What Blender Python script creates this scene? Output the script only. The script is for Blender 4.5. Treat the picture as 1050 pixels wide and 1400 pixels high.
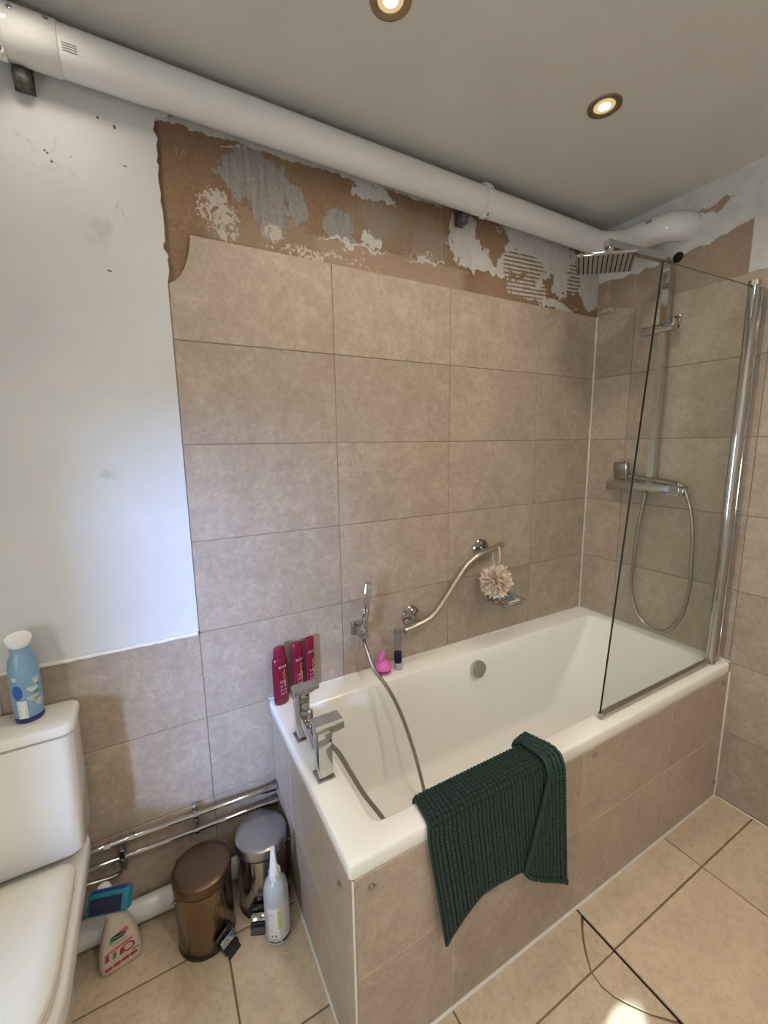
import bpy, bmesh, math, random
from mathutils import Vector, Matrix, Euler
R = math.radians
PI = math.pi
for o in list(bpy.data.objects):
    bpy.data.objects.remove(o)
S = bpy.context.scene
C = S.collection

# ------------------------------------------------------------------ camera, world, light, exposure
cam_d = bpy.data.cameras.new('camera')
cam = bpy.data.objects.new('camera', cam_d)
C.objects.link(cam)
S.camera = cam
cam_d.sensor_fit = 'VERTICAL'
cam_d.sensor_height = 24.0
cam_d.lens = 577.84 * 24.0 / 1400.0
cam_d.clip_start = 0.02
yaw, pitch, roll = .5037, -.1608, -.0142
fwd = Vector((math.sin(yaw) * math.cos(pitch), math.cos(yaw) * math.cos(pitch), math.sin(pitch)))
rgt = Vector((math.cos(yaw), -math.sin(yaw), 0))
upv = rgt.cross(fwd)
r2 = math.cos(roll) * rgt + math.sin(roll) * upv
u2 = -math.sin(roll) * rgt + math.cos(roll) * upv
m = Matrix((r2, u2, -fwd)).transposed().to_4x4()
m.translation = Vector((-1.9998, -1.4215, 1.5138))
cam.matrix_world = m

S.view_settings.view_transform = 'Standard'
S.view_settings.look = 'None'
S.view_settings.gamma = 1
S.view_settings.use_curve_mapping = False
S.view_settings.exposure = -0.44

w = bpy.data.worlds.new('World')
S.world = w
w.use_nodes = True
bgn = w.node_tree.nodes['Background']
bgn.inputs[0].default_value = (.55, .72, 1, 1)
bgn.inputs[1].default_value = 1.2

# daylight falling through the window in the left wall
al = bpy.data.lights.new('daylight', 'AREA')
al.shape = 'RECTANGLE'
al.size, al.size_y = .55, .55
al.energy = 165
al.color = (.31, .48, 1.0)
al.spread = R(100)
alo = bpy.data.objects.new('daylight', al)
C.objects.link(alo)
alo.location = (-4.75, -3.05, 1.55)
alo.rotation_euler = (Vector((-1.75, -.05, .75)) - alo.location).to_track_quat('-Z', 'Y').to_euler()
# fill lamp added outside the same window, as soft sky light
al2 = bpy.data.lights.new('skylight_fill', 'AREA')
al2.shape = 'RECTANGLE'
al2.size, al2.size_y = .78, .43
al2.energy = 27
al2.color = (.95, .98, 1.0)
al2o = bpy.data.objects.new('skylight_fill', al2)
C.objects.link(al2o)
al2o.location = (-3.20, -1.355, 1.15)
al2o.rotation_euler = (0, R(-90), 0)
# a thin shaft of sun reaching the floor through the window
sn = bpy.data.lights.new('sun_shaft', 'SPOT')
sn.energy = 6000
sn.color = (.72, .85, 1.0)
sn.spot_size = R(1.05)
sn.spot_blend = .12
sn.shadow_soft_size = .01
sno = bpy.data.objects.new('sun_shaft', sn)
C.objects.link(sno)
sno.location = (-5.1, -1.86, 2.4)
sno.rotation_euler = (Vector((-1.058, -.962, 0)) - sno.location).to_track_quat('-Z', 'Y').to_euler()

LAMP_W = 21
LAMP_COL = (1.0, .88, .72)


def downlight_lamp(x, y, k=1.0):
    l = bpy.data.lights.new('downlight_lamp', 'SPOT')
    l.energy = LAMP_W * k
    l.color = LAMP_COL
    l.spot_size = R(164)
    l.spot_blend = .75
    l.shadow_soft_size = .045
    o = bpy.data.objects.new('downlight_lamp', l)
    C.objects.link(o)
    o.location = (x, y, 2.484)
    return o


# ------------------------------------------------------------------ node helpers
class NT:
    def __init__(s, name):
        s.m = bpy.data.materials.new(name)
        s.m.use_nodes = True
        s.t = s.m.node_tree
        s.t.nodes.clear()
        s.out = s.t.nodes.new('ShaderNodeOutputMaterial')
        s.p = s.t.nodes.new('ShaderNodeBsdfPrincipled')
        s.t.links.new(s.p.outputs[0], s.out.inputs[0])

    def n(s, kind):
        return s.t.nodes.new('ShaderNode' + kind)

    def put(s, sock, v):
        if isinstance(v, bpy.types.NodeSocket):
            s.t.links.new(v, sock)
        elif isinstance(v, (tuple, list)) and len(v) == 3 and sock.type == 'RGBA':
            sock.default_value = (*v, 1)
        else:
            sock.default_value = v

    def math(s, op, a, b=0.0, c=None):
        k = s.n('Math')
        k.operation = op
        s.put(k.inputs[0], a)
        s.put(k.inputs[1], b)
        if c is not None:
            s.put(k.inputs[2], c)
        return k.outputs[0]

    def vmath(s, op, a, b):
        k = s.n('VectorMath')
        k.operation = op
        s.put(k.inputs[0], a)
        s.put(k.inputs[1], b)
        return k.outputs[0]

    def coord(s):
        return s.n('TexCoord').outputs['Object']

    def noise(s, vec, scale=5, detail=4, rough=.55, dist=0):
        k = s.n('TexNoise')
        s.put(k.inputs['Vector'], vec)
        k.inputs['Scale'].default_value = scale
        k.inputs['Detail'].default_value = detail
        k.inputs['Roughness'].default_value = rough
        k.inputs['Distortion'].default_value = dist
        return k.outputs[0]

    def ramp(s, f, stops):
        k = s.n('ValToRGB')
        e = k.color_ramp.elements
        while len(e) < len(stops):
            e.new(.5)
        for i, (p, c) in enumerate(stops):
            e[i].position = p
            e[i].color = (*c, 1) if len(c) == 3 else c
        s.put(k.inputs[0], f)
        return k.outputs[0]

    def mix(s, f, a, b):
        k = s.n('Mix')
        k.data_type = 'RGBA'
        s.put(k.inputs[0], f)
        s.put(k.inputs[6], a)
        s.put(k.inputs[7], b)
        return k.outputs[2]

    def step(s, v, lo, hi):
        k = s.n('MapRange')
        k.interpolation_type = 'SMOOTHSTEP'
        s.put(k.inputs[0], v)
        k.inputs[1].default_value = lo
        k.inputs[2].default_value = hi
        return k.outputs[0]

    def bump(s, h, strength=.2, dist=.002):
        k = s.n('Bump')
        k.inputs['Strength'].default_value = strength
        k.inputs['Distance'].default_value = dist
        s.put(k.inputs['Height'], h)
        s.t.links.new(k.outputs[0], s.p.inputs['Normal'])

    def set(s, **kw):
        for k, v in kw.items():
            s.put(s.p.inputs[k.replace('_', ' ')], v)
        return s


def simple(name, col, rough=.4, metal=0.0, var=.06, scale=25, bump=0.0, **kw):
    t = NT(name)
    n = t.noise(t.coord(), scale, 3)
    a = tuple(c * (1 - var) for c in col)
    b = tuple(min(1, c * (1 + var)) for c in col)
    t.set(Base_Color=t.ramp(n, [(.3, a), (.7, b)]), Roughness=rough, Metallic=metal)
    if bump:
        t.bump(n, bump, .001)
    for k, v in kw.items():
        t.put(t.p.inputs[k.replace('_', ' ')], v)
    return t.m


def tile_mat(name, dark, mid, light, rough=.38, rnd=.07, spec=.5, vk=.045, sp=(.36, .50, .62), w2=.52, ds=.8):
    t = NT(name)
    oi = t.n('ObjectInfo')
    off = t.vmath('MULTIPLY', t.n('CombineXYZ').outputs[0], (1, 1, 1))
    cx = t.n('CombineXYZ')
    for i, k in enumerate((41.3, 17.7, 29.1)):
        t.put(cx.inputs[i], t.math('MULTIPLY', oi.outputs['Random'], k))
    v = t.vmath('ADD', t.coord(), cx.outputs[0])
    n1 = t.noise(v, 8, 8, .68, .5)
    n2 = t.noise(v, 42, 6, .7, ds)
    n3 = t.noise(v, 120, 2, .5)
    vn = t.noise(v, 17, 6, .6, 1.6)
    vein = t.math('SUBTRACT', 1.0, t.step(t.math('ABSOLUTE', t.math('SUBTRACT', vn, .5)), .0, .035))
    patchy = t.step(t.noise(v, 9, 3), .45, .62)
    h = t.math('ADD', t.math('MULTIPLY', n1, 1 - w2), t.math('MULTIPLY', n2, w2))
    h = t.math('SUBTRACT', h, t.math('MULTIPLY', t.math('MULTIPLY', vein, patchy), vk))
    col = t.ramp(h, [(sp[0], dark), (sp[1], mid), (sp[2], light)])
    br = t.math('ADD', t.math('MULTIPLY', oi.outputs['Random'], 2 * rnd), 1 - rnd)
    br = t.math('MULTIPLY', br, t.math('ADD', t.math('MULTIPLY', n3, .16), .92))
    k = t.n('VectorMath')
    k.operation = 'SCALE'
    t.put(k.inputs[0], col)
    t.put(k.inputs['Scale'], br)
    t.set(Base_Color=k.outputs[0], Roughness=t.math('ADD', t.math('MULTIPLY', n2, .2), rough - .1), Specular_IOR_Level=spec)
    t.bump(n2, .12, .0015)
    return t.m


M = {}
M['tile'] = tile_mat('wall_tile', (.338, .270, .217), (.402, .328, .267), (.478, .400, .332), .42)
M['floor_tile'] = tile_mat('floor_tile', (.50, .395, .285), (.585, .475, .35), (.65, .54, .405), .28, .06, .5, .012, (.30, .50, .70), .30, .1)
M['grout'] = simple('grout', (.26, .20, .15), .8)
M['panel_grout'] = simple('panel_grout', (.52, .44, .35), .8)
M['floor_grout'] = simple('floor_grout', (.20, .145, .085), .85)
M['silicone'] = simple('silicone', (.72, .70, .66), .4)
M['ceiling'] = simple('ceiling_paint', (.64, .63, .595), .55, var=.03, scale=4)
M['white_wall'] = simple('white_wall', (.72, .72, .71), .6)
M['acrylic'] = simple('bath_acrylic', (.88, .87, .84), .12, var=.01)
M['ceramic'] = simple('toilet_ceramic', (.76, .74, .69), .10, var=.01)
M['seat'] = simple('toilet_seat', (.72, .68, .57), .22, var=.01)
M['pvc'] = simple('white_pvc', (.74, .75, .755), .05, var=.02)
M['chrome'] = simple('chrome', (.53, .53, .52), .07, 1.0, var=.02)
M['chrome_dark'] = simple('aged_chrome', (.42, .41, .40), .16, 1.0, var=.1)
M['steel'] = simple('brushed_steel', (.47, .425, .37), .34, 1.0, var=.05)
M['bin_steel'] = simple('polished_steel', (.50, .48, .46), .14, 1.0, var=.04)
M['bin_lid'] = simple('satin_steel', (.40, .40, .41), .30, 1.0, var=.03)
M['bronze'] = simple('bronze_metal', (.27, .185, .12), .20, 1.0, var=.05)
M['bronze_lid'] = simple('bronze_lid', (.17, .11, .07), .30, 1.0, var=.05)
M['black'] = simple('black_plastic', (.018, .017, .016), .35)
M['rose'] = simple('rose_face', (.36, .34, .30), .5, .0)
M['dark'] = simple('dark_hole', (.012, .008, .006), .9)
M['rust'] = simple('rusty_bracket', (.10, .095, .09), .6, .4, var=.5, scale=90)
M['white_plastic'] = simple('white_plastic', (.80, .80, .80), .3, var=.01)
M['blue_can'] = simple('blue_can', (.20, .35, .52), .28, var=.05)
M['navy'] = simple('navy', (.02, .03, .12), .3)
M['royal'] = simple('royal_blue', (.02, .10, .36), .35)
M['print_white'] = simple('white_print', (.72, .72, .72), .5, var=.02)
M['print_grey'] = simple('grey_print', (.20, .20, .21), .5)
M['print_black'] = simple('black_print', (.02, .02, .02), .5)
M['petal'] = simple('petal_print', (.50, .55, .50), .4, var=.3, scale=60)
M['leaf'] = simple('leaf_print', (.16, .22, .10), .4, var=.3, scale=60)
M['magenta'] = simple('magenta_bottle', (.165, .0035, .028), .25, var=.05)
M['magenta_cap'] = simple('magenta_cap', (.20, .005, .034), .2, var=.05)
M['gold'] = simple('gold_print', (.75, .52, .12), .35, .3)
M['pink_print'] = simple('pink_print', (.75, .45, .50), .5)
M['pink'] = simple('pink_plastic', (.80, .17, .52), .25, var=.03)
M['pink_dark'] = simple('magenta_bristle', (.45, .05, .28), .4)
M['bottle_cream'] = simple('cream_bottle', (.60, .55, .47), .3, var=.04)
M['frost'] = simple('frosted_bottle', (.58, .62, .66), .28, var=.03, Transmission_Weight=.25)
M['teal'] = simple('teal_plastic', (.02, .20, .30), .3, var=.05)
M['brush_blue'] = simple('blue_plastic', (.01, .09, .32), .3)
M['bristle'] = simple('navy_bristles', (.008, .015, .055), .7, var=.5, scale=300, bump=.6)
M['red_print'] = simple('red_print', (.42, .03, .06), .45)
M['pinkred'] = simple('pinkred_print', (.62, .12, .20), .45)
M['green_print'] = simple('green_print', (.08, .42, .28), .45)
M['yellow_print'] = simple('yellow_print', (.60, .56, .08), .45)
M['puff'] = simple('peach_mesh', (.86, .72, .62), .7, var=.06, Subsurface_Weight=.0)
M['cord'] = simple('white_cord', (.75, .72, .66), .7)
M['soap'] = simple('white_bar', (.80, .78, .74), .5)
M['razor_blue'] = simple('razor_blue', (.02, .20, .42), .3)
M['bulb'] = None
t = NT('lamp_glow')
e = t.n('Emission')
e.inputs[0].default_value = (1, .86, .60, 1)
e.inputs[1].default_value = 7.0
t.t.links.new(e.outputs[0], t.out.inputs[0])
M['bulb'] = t.m
t = NT('lit_ring')
e = t.n('Emission')
e.inputs[0].default_value = (1, .74, .36, 1)
e.inputs[1].default_value = 1.0
t.t.links.new(e.outputs[0], t.out.inputs[0])
M['lit_ring'] = t.m
M['brass_ring'] = simple('downlight_ring', (.42, .35, .235), .35, 1.0)

t = NT('green_chenille')
n = t.noise(t.coord(), 160, 3)
t.set(Base_Color=t.ramp(n, [(.3, (.010, .023, .021)), (.7, (.022, .046, .041))]), Roughness=.85, Specular_IOR_Level=.2,
      Sheen_Weight=.15)
M['mat'] = t.m
M['mat_back'] = simple('green_backing', (.020, .046, .037), .85, var=.25, scale=220)
M['mat_shade'] = simple('green_valley_shade', (.0035, .009, .008), .9)  # near-black green that paints the shade between loops and ribs
M['mat_hem'] = simple('green_hem', (.010, .033, .027), .7, var=.1)


def glass_mat(name, tint, gloss=.12, rough=.02):
    t = NT(name)
    tr = t.n('BsdfTransparent')
    tr.inputs[0].default_value = (*tint, 1)
    gl = t.n('BsdfGlossy')
    gl.inputs['Roughness'].default_value = rough
    lw = t.n('LayerWeight')
    lw.inputs[0].default_value = .5
    mx = t.n('MixShader')
    t.put(mx.inputs[0], t.math('ADD', t.math('MULTIPLY', t.math('POWER', lw.outputs['Facing'], 4.0), gloss), .025))
    t.t.links.new(tr.outputs[0], mx.inputs[1])
    t.t.links.new(gl.outputs[0], mx.inputs[2])
    t.t.links.new(mx.outputs[0], t.out.inputs[0])
    return t.m


M['glass'] = glass_mat('screen_glass', (.94, .965, .95), .35)
M['glass_edge'] = simple('glass_edge', (.006, .012, .010), .2)
M['clear'] = glass_mat('clear_plastic', (.80, .83, .87), .35, .08)
M['liquid'] = simple('dark_blue_liquid', (.008, .012, .06), .15)

# hose: wound metal
t = NT('wound_hose')
n = t.noise(t.coord(), 400, 1)
t.set(Base_Color=(.40, .385, .36), Metallic=1.0, Roughness=.28)
M['hose'] = t.m


# bare plaster of the back wall and of the shower wall
def mask(t, u, v, ells, nz, amp, lo=0.0, hi=.05, warp=.16):
    acc = None
    amp = amp * 2.0
    if not hasattr(t, 'wu'):
        k = t.n('TexNoise')
        t.put(k.inputs['Vector'], t.coord())
        k.inputs['Scale'].default_value = 13
        k.inputs['Detail'].default_value = 8
        k.inputs['Roughness'].default_value = .62
        sx = t.n('SeparateXYZ')
        t.put(sx.inputs[0], k.outputs[1])
        t.wu, t.wv = t.math('SUBTRACT', sx.outputs[0], .5), t.math('SUBTRACT', sx.outputs[1], .5)
    u = t.math('ADD', u, t.math('MULTIPLY', t.wu, warp))
    v = t.math('ADD', v, t.math('MULTIPLY', t.wv, warp))
    for (cu, cv, ru, rv) in ells:
        du = t.math('DIVIDE', t.math('SUBTRACT', u, cu), ru)
        dv = t.math('DIVIDE', t.math('SUBTRACT', v, cv), rv)
        d = t.math('SQRT', t.math('ADD', t.math('MULTIPLY', du, du), t.math('MULTIPLY', dv, dv)))
        e_ = t.math('SUBTRACT', 1.0, d)
        acc = e_ if acc is None else t.math('MAXIMUM', acc, e_)
    acc = t.math('ADD', acc, t.math('MULTIPLY', t.math('SUBTRACT', nz, .5), amp))
    return t.step(acc, lo, hi)


def plaster_back():
    t = NT('stripped_plaster')
    co = t.coord()
    sp = t.n('SeparateXYZ')
    t.put(sp.inputs[0], co)
    x, z = sp.outputs[0], sp.outputs[2]
    iso = t.noise(co, 30, 8, .68)
    fine = t.noise(co, 95, 5, .7)
    big = t.noise(co, 4, 4)
    vst = t.noise(t.vmath('MULTIPLY', co, (75, 1, 9)), 1, 5, .6)
    nz = t.math('ADD', t.math('MULTIPLY', iso, .6), t.math('MULTIPLY', vst, .4))
    base = t.ramp(t.math('ADD', t.math('MULTIPLY', big, .6), t.math('MULTIPLY', fine, .4)),
                  [(.35, (.185, .115, .074)), (.5, (.25, .162, .105)), (.65, (.31, .21, .14))])
    # paler dusty band above the tiles
    band_n = t.math('ADD', z, t.math('MULTIPLY', t.math('SUBTRACT', iso, .5), .03))
    band = t.math('MULTIPLY', t.step(t.math('MULTIPLY', band_n, -1), -2.196, -2.190),
                  t.math('MULTIPLY', t.step(x, -1.47, -1.43), t.step(t.math('MULTIPLY', x, -1), .80, .86)))
    col = t.mix(t.math('MULTIPLY', band, .9), base, t.ramp(fine, [(.3, (.335, .235, .17)), (.7, (.42, .31, .235))]))
    dusty = mask(t, x, z, [(-1.55, 2.15, .3, .075), (-1.1, 2.27, .28, .10)], nz, 1.1, 0, .3)
    col = t.mix(t.math('MULTIPLY', dusty, .6), col, (.30, .235, .175))
    # grey skim left after tiles came off
    grey = mask(t, x, z, [(-1.64, 2.315, .115, .075), (-1.595, 2.225, .055, .07), (-1.515, 2.265, .03, .06), (-1.37, 2.245, .05, .055),
                          (-1.345, 2.205, .05, .022)], nz, .75, 0, .05, .09)
    col = t.mix(t.math('MULTIPLY', grey, .92), col, t.ramp(t.math('ADD', t.math('MULTIPLY', vst, .5), t.math('MULTIPLY', fine, .5)), [(.35, (.20, .185, .18)), (.62, (.34, .325, .315))]))
    faint = mask(t, x, z, [(-1.2, 2.285, .09, .055), (-1.0, 2.26, .10, .06), (-.88, 2.15, .03, .05)], nz, .9, 0, .4)
    col = t.mix(t.math('MULTIPLY', faint, .6), col, (.32, .27, .235))
    speck = mask(t, x, z, [(-1.755, 2.20, .050, .055), (-1.735, 2.14, .03, .035), (-1.59, 2.175, .03, .022)], fine, 1.3, .02, .12, .06)
    speck = t.math('MULTIPLY', speck, t.step(t.noise(co, 48, 5, .7, .6), .44, .50))
    col = t.mix(speck, col, (.48, .44, .39))
    specks = mask(t, x, z, [(-1.45, 2.135, .35, .035), (-1.02, 2.215, .12, .018), (-.35, 2.14, .2, .03)], fine, 2.0, .75, .85)
    col = t.mix(specks, col, (.50, .45, .39))
    # white adhesive, combed
    whi = mask(t, x, z, [(-1.235, 2.375, .085, .032), (-1.24, 2.23, .03, .032), (-1.02, 2.195, .09, .008), (-1.30, 2.192, .13, .008),
                         (-.82, 2.30, .085, .10), (-.70, 2.235, .13, .055), (-.44, 2.33, .30, .10), (-.30, 2.26, .2, .08), (-.08, 2.29, .2, .11),
                         (-.25, 2.135, .14, .028), (-.05, 2.18, .06, .05)], nz, .62)
    isl = mask(t, x, z, [(-.69, 2.35, .085, .055), (-.66, 2.30, .035, .05), (-.335, 2.205, .035, .035), (-.16, 2.165, .07, .04),
                         (-.10, 2.125, .06, .025), (-.74, 2.175, .05, .04)], nz, .7)
    whi = t.math('MULTIPLY', whi, t.math('SUBTRACT', 1.0, isl))
    comb = mask(t, x, z, [(-.50, 2.245, .13, .085), (-.17, 2.25, .04, .09)], nz, .6, 0, .2)
    wv = t.math('SINE', t.math('MULTIPLY', t.math('ADD', z, t.math('ADD', t.math('MULTIPLY', x, -.04), t.math('MULTIPLY', iso, .005))), 2 * PI / .0165))
    line = t.step(t.math('ADD', wv, t.math('MULTIPLY', t.math('SUBTRACT', fine, .5), 5.0)), .0, .35)
    whi = t.math('MULTIPLY', whi, t.math('SUBTRACT', 1.0, t.math('MULTIPLY', comb, line)))
    comb2 = mask(t, x, z, [(-.47, 2.175, .14, .045)], nz, .5, 0, .2)
    whi = t.math('MAXIMUM', whi, t.math('MULTIPLY', comb2, t.math('SUBTRACT', 1.0, line)))
    # old paint under the pipe
    edge = t.math('ADD', z, t.math('MULTIPLY', t.math('SUBTRACT', iso, .5), .045))
    top = t.math('MULTIPLY', t.step(edge, 2.392, 2.396), t.step(t.math('MULTIPLY', x, -1), .9, 1.0))
    whi = t.math('MAXIMUM', whi, top)
    strip = mask(t, x, z, [(-1.70, 2.379, .05, .0035)], fine, .6)
    whi = t.math('MAXIMUM', whi, strip)
    col = t.mix(whi, col, t.ramp(t.math('ADD', t.math('MULTIPLY', vst, .35), t.math('MULTIPLY', iso, .65)), [(.3, (.46, .44, .425)), (.65, (.60, .585, .57))]))
    t.set(Base_Color=col, Roughness=.85, Specular_IOR_Level=.2)
    h = t.math('ADD', t.math('ADD', whi, t.math('MULTIPLY', grey, .4)), t.math('MULTIPLY', fine, .3))
    t.bump(t.math('ADD', h, t.math('MULTIPLY', band, .5)), .7, .003)
    return t.m


def plaster_right():
    t = NT('stripped_shower_plaster')
    co = t.coord()
    sp = t.n('SeparateXYZ')
    t.put(sp.inputs[0], co)
    y, z = sp.outputs[1], sp.outputs[2]
    iso = t.noise(co, 24, 7, .65)
    fine = t.noise(co, 90, 5, .7)
    big = t.noise(co, 5, 4)
    base = t.ramp(t.math('ADD', t.math('MULTIPLY', big, .6), t.math('MULTIPLY', fine, .4)),
                  [(.35, (.28, .205, .15)), (.5, (.345, .26, .195)), (.65, (.41, .32, .25))])
    streak = mask(t, y, z, [(-.03, 2.22, .006, .05), (-.05, 2.2, .005, .04), (-.17, 2.22, .005, .03)], fine, .8)
    ed = mask(t, y, z, [(-.1, 2.123, .13, .007)], fine, 1.0)
    col = t.mix(t.math('MAXIMUM', t.math('MULTIPLY', streak, .6), ed), base, (.48, .42, .36))
    zz = t.math('ADD', z, t.math('MULTIPLY', t.math('SUBTRACT', iso, .5), .05))
    curve = t.math('MULTIPLY', t.math('ADD', y, .22), t.math('ADD', y, .22))
    white = t.step(t.math('SUBTRACT', zz, t.math('MULTIPLY', curve, .35)), 2.256, 2.262)
    wide = t.math('MULTIPLY', t.step(t.math('MULTIPLY', y, -1), .600, .603), t.step(zz, 2.115, 2.12))
    white = t.math('MAXIMUM', white, wide)
    chip = mask(t, y, z, [(-.475, 2.405, .045, .018), (-.445, 2.395, .03, .012)], fine, .9)
    white = t.math('MULTIPLY', white, t.math('SUBTRACT', 1.0, chip))
    col = t.mix(white, col, t.ramp(iso, [(.3, (.56, .56, .555)), (.7, (.68, .68, .67))]))
    t.set(Base_Color=col, Roughness=.8, Specular_IOR_Level=.25)
    t.bump(t.math('ADD', white, t.math('MULTIPLY', fine, .3)), .6, .003)
    return t.m


def painted():
    t = NT('scuffed_white_paint')
    co = t.coord()
    sp = t.n('SeparateXYZ')
    t.put(sp.inputs[0], co)
    x, z = sp.outputs[0], sp.outputs[2]
    iso = t.noise(co, 22, 5, .6)
    big = t.noise(co, 3, 4)
    col = t.ramp(big, [(.3, (.57, .58, .585)), (.7, (.64, .65, .655))])
    sm = mask(t, x, z, [(-2.12, 2.20, .045, .011), (-2.17, 2.20, .010, .008), (-2.02, 2.135, .012, .03), (-1.995, 2.125, .008, .03), (-2.06, 2.07, .035, .05),
                        (-2.19, 2.24, .012, .006), (-2.18, 2.225, .008, .008), (-2.14, 2.25, .007, .016),
                        (-2.10, 1.45, .04, .02)], iso, .9, 0, .9)
    col = t.mix(t.math('MULTIPLY', sm, .5), col, (.42, .42, .40))
    ht = mask(t, x, z, [(-2.035, 2.345, .004, .004), (-2.0, 2.335, .004, .006), (-2.155, 2.237, .003, .003), (-2.15, 2.232, .003, .003),
                        (-2.142, 2.215, .0035, .0035), (-1.985, 2.248, .007, .0025), (-2.1, 2.238, .002, .002), (-2.045, 1.98, .007, .003)], iso, .3, 0, .3, .012)
    col = t.mix(ht, col, (.12, .12, .12))
    t.set(Base_Color=col, Roughness=.6, Specular_IOR_Level=.3)
    t.bump(iso, .15, .002)
    return t.m


M['plaster_back'] = plaster_back()
M['plaster_right'] = plaster_right()
M['painted'] = painted()


# ------------------------------------------------------------------ mesh helpers
def finish(name, bm, mat, parent=None, smooth=35, loc=None):
    me = bpy.data.meshes.new(name)
    bmesh.ops.recalc_face_normals(bm, faces=bm.faces)
    bm.to_mesh(me)
    bm.free()
    for mm in (mat if isinstance(mat, (list, tuple)) else [mat]):
        me.materials.append(M[mm] if isinstance(mm, str) else mm)
    if smooth:
        me.shade_smooth()
        me.set_sharp_from_angle(angle=R(smooth))
    o = bpy.data.objects.new(name, me)
    C.objects.link(o)
    if parent is not None:
        o.parent = parent
    if loc is not None:
        o.location = loc
    return o


def tag(o, label=None, cat=None, group=None, kind=None):
    if label:
        o['label'] = label
    if cat:
        o['category'] = cat
    if group:
        o['group'] = group
    if kind:
        o['kind'] = kind
    return o


def thing(name, label, cat, loc=(0, 0, 0), rz=0, group=None):
    o = bpy.data.objects.new(name, None)
    o.empty_display_size = .05
    C.objects.link(o)
    o.location = loc
    o.rotation_euler = (0, 0, rz)
    return tag(o, label, cat, group)


def box(bm, c, s, rot=None, bev=0.0, seg=2):
    r = bmesh.ops.create_cube(bm, size=1)
    vs = r['verts']
    bmesh.ops.scale(bm, vec=s, verts=vs)
    if bev:
        es = list({e for v in vs for e in v.link_edges})
        rr = bmesh.ops.bevel(bm, geom=es, offset=bev, segments=seg, affect='EDGES', profile=.5, clamp_overlap=True)
        vs = list({v for f in rr['faces'] for v in f.verts} | {v for v in vs if v.is_valid})
    if rot is not None:
        bmesh.ops.rotate(bm, cent=(0, 0, 0), matrix=rot.to_matrix() if hasattr(rot, 'to_matrix') else rot, verts=vs)
    bmesh.ops.translate(bm, vec=c, verts=vs)
    return vs


def boxm(c, s, rot=None, bev=0.0, seg=2):
    bm = bmesh.new()
    box(bm, c, s, rot, bev, seg)
    return bm


def loft(bm, rings, cap=True, closed=True):
    vr = [[bm.verts.new(p) for p in r] for r in rings]
    n = len(vr[0])
    for a, b in zip(vr, vr[1:]):
        for i in range(n if closed else n - 1):
            j = (i + 1) % n
            bm.faces.new((a[i], a[j], b[j], b[i]))
    if cap:
        bm.faces.new(vr[0][::-1])
        bm.faces.new(vr[-1])
    return vr


def lathe(bm, prof, n=32, c=(0, 0, 0), cap=True, sx=1, sy=1, rot=None):
    rings = []
    for (r, z) in prof:
        ring = []
        for i in range(n):
            a = 2 * PI * i / n
            p = Vector((r * sx * math.cos(a), r * sy * math.sin(a), z))
            if rot is not None:
                p = rot @ p
            ring.append(p + Vector(c))
        rings.append(ring)
    return loft(bm, rings, cap)


def align(d):
    return Vector(d).normalized().to_track_quat('Z', 'Y').to_matrix()


def cyl(bm, a, b, r, n=16, r2_=None):
    a, b = Vector(a), Vector(b)
    L = (b - a).length
    lathe(bm, [(r, 0), (r if r2_ is None else r2_, L)], n, a, True, rot=align(b - a))


def smooth_path(pts, sub=8):
    P = [Vector(p) for p in pts]
    out = []
    for i in range(len(P) - 1):
        p0 = P[max(i - 1, 0)]
        p1, p2 = P[i], P[i + 1]
        p3 = P[min(i + 2, len(P) - 1)]
        for k in range(sub):
            u = k / sub
            out.append(.5 * ((2 * p1) + (p2 - p0) * u + (2 * p0 - 5 * p1 + 4 * p2 - p3) * u * u + (3 * p1 - p0 - 3 * p2 + p3) * u ** 3))
    out.append(P[-1])
    return out


def tube(bm, path, r, n=12, cap=True, rf=None, square=False):
    P = [Vector(p) for p in path]
    t0 = (P[1] - P[0]).normalized()
    up = Vector((0, 0, 1)) if abs(t0.z) < .9 else Vector((0, 1, 0))
    nrm = (up - t0 * up.dot(t0)).normalized()
    rings = []
    for i, p in enumerate(P):
        tg = (P[min(i + 1, len(P) - 1)] - P[max(i - 1, 0)]).normalized()
        nrm = (nrm - tg * nrm.dot(tg)).normalized()
        bn = tg.cross(nrm)
        rr = r if rf is None else r * rf(i)
        ring = []
        for k in range(n):
            a = 2 * PI * (k + (.5 if square else 0)) / n
            ring.append(p + rr * (math.cos(a) * nrm + math.sin(a) * bn))
        rings.append(ring)
    loft(bm, rings, cap)


def prism(bm, pts, ext):
    """closed polygon pts (3-D, planar) extruded along ext"""
    ext = Vector(ext)
    a = [bm.verts.new(p) for p in pts]
    b = [bm.verts.new(Vector(p) + ext) for p in pts]
    n = len(a)
    bm.faces.new(a)
    bm.faces.new(b[::-1])
    for i in range(n):
        j = (i + 1) % n
        bm.faces.new((a[j], a[i], b[i], b[j]))


def rrect(x0, x1, y0, y1, r, z, n=6):
    out = []
    for (cx, cy, a0) in ((x1 - r, y1 - r, 0), (x0 + r, y1 - r, 90), (x0 + r, y0 + r, 180), (x1 - r, y0 + r, 270)):
        for k in range(n + 1):
            a = R(a0 + 90 * k / n)
            out.append(Vector((cx + r * math.cos(a), cy + r * math.sin(a), z)))
    return out


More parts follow.
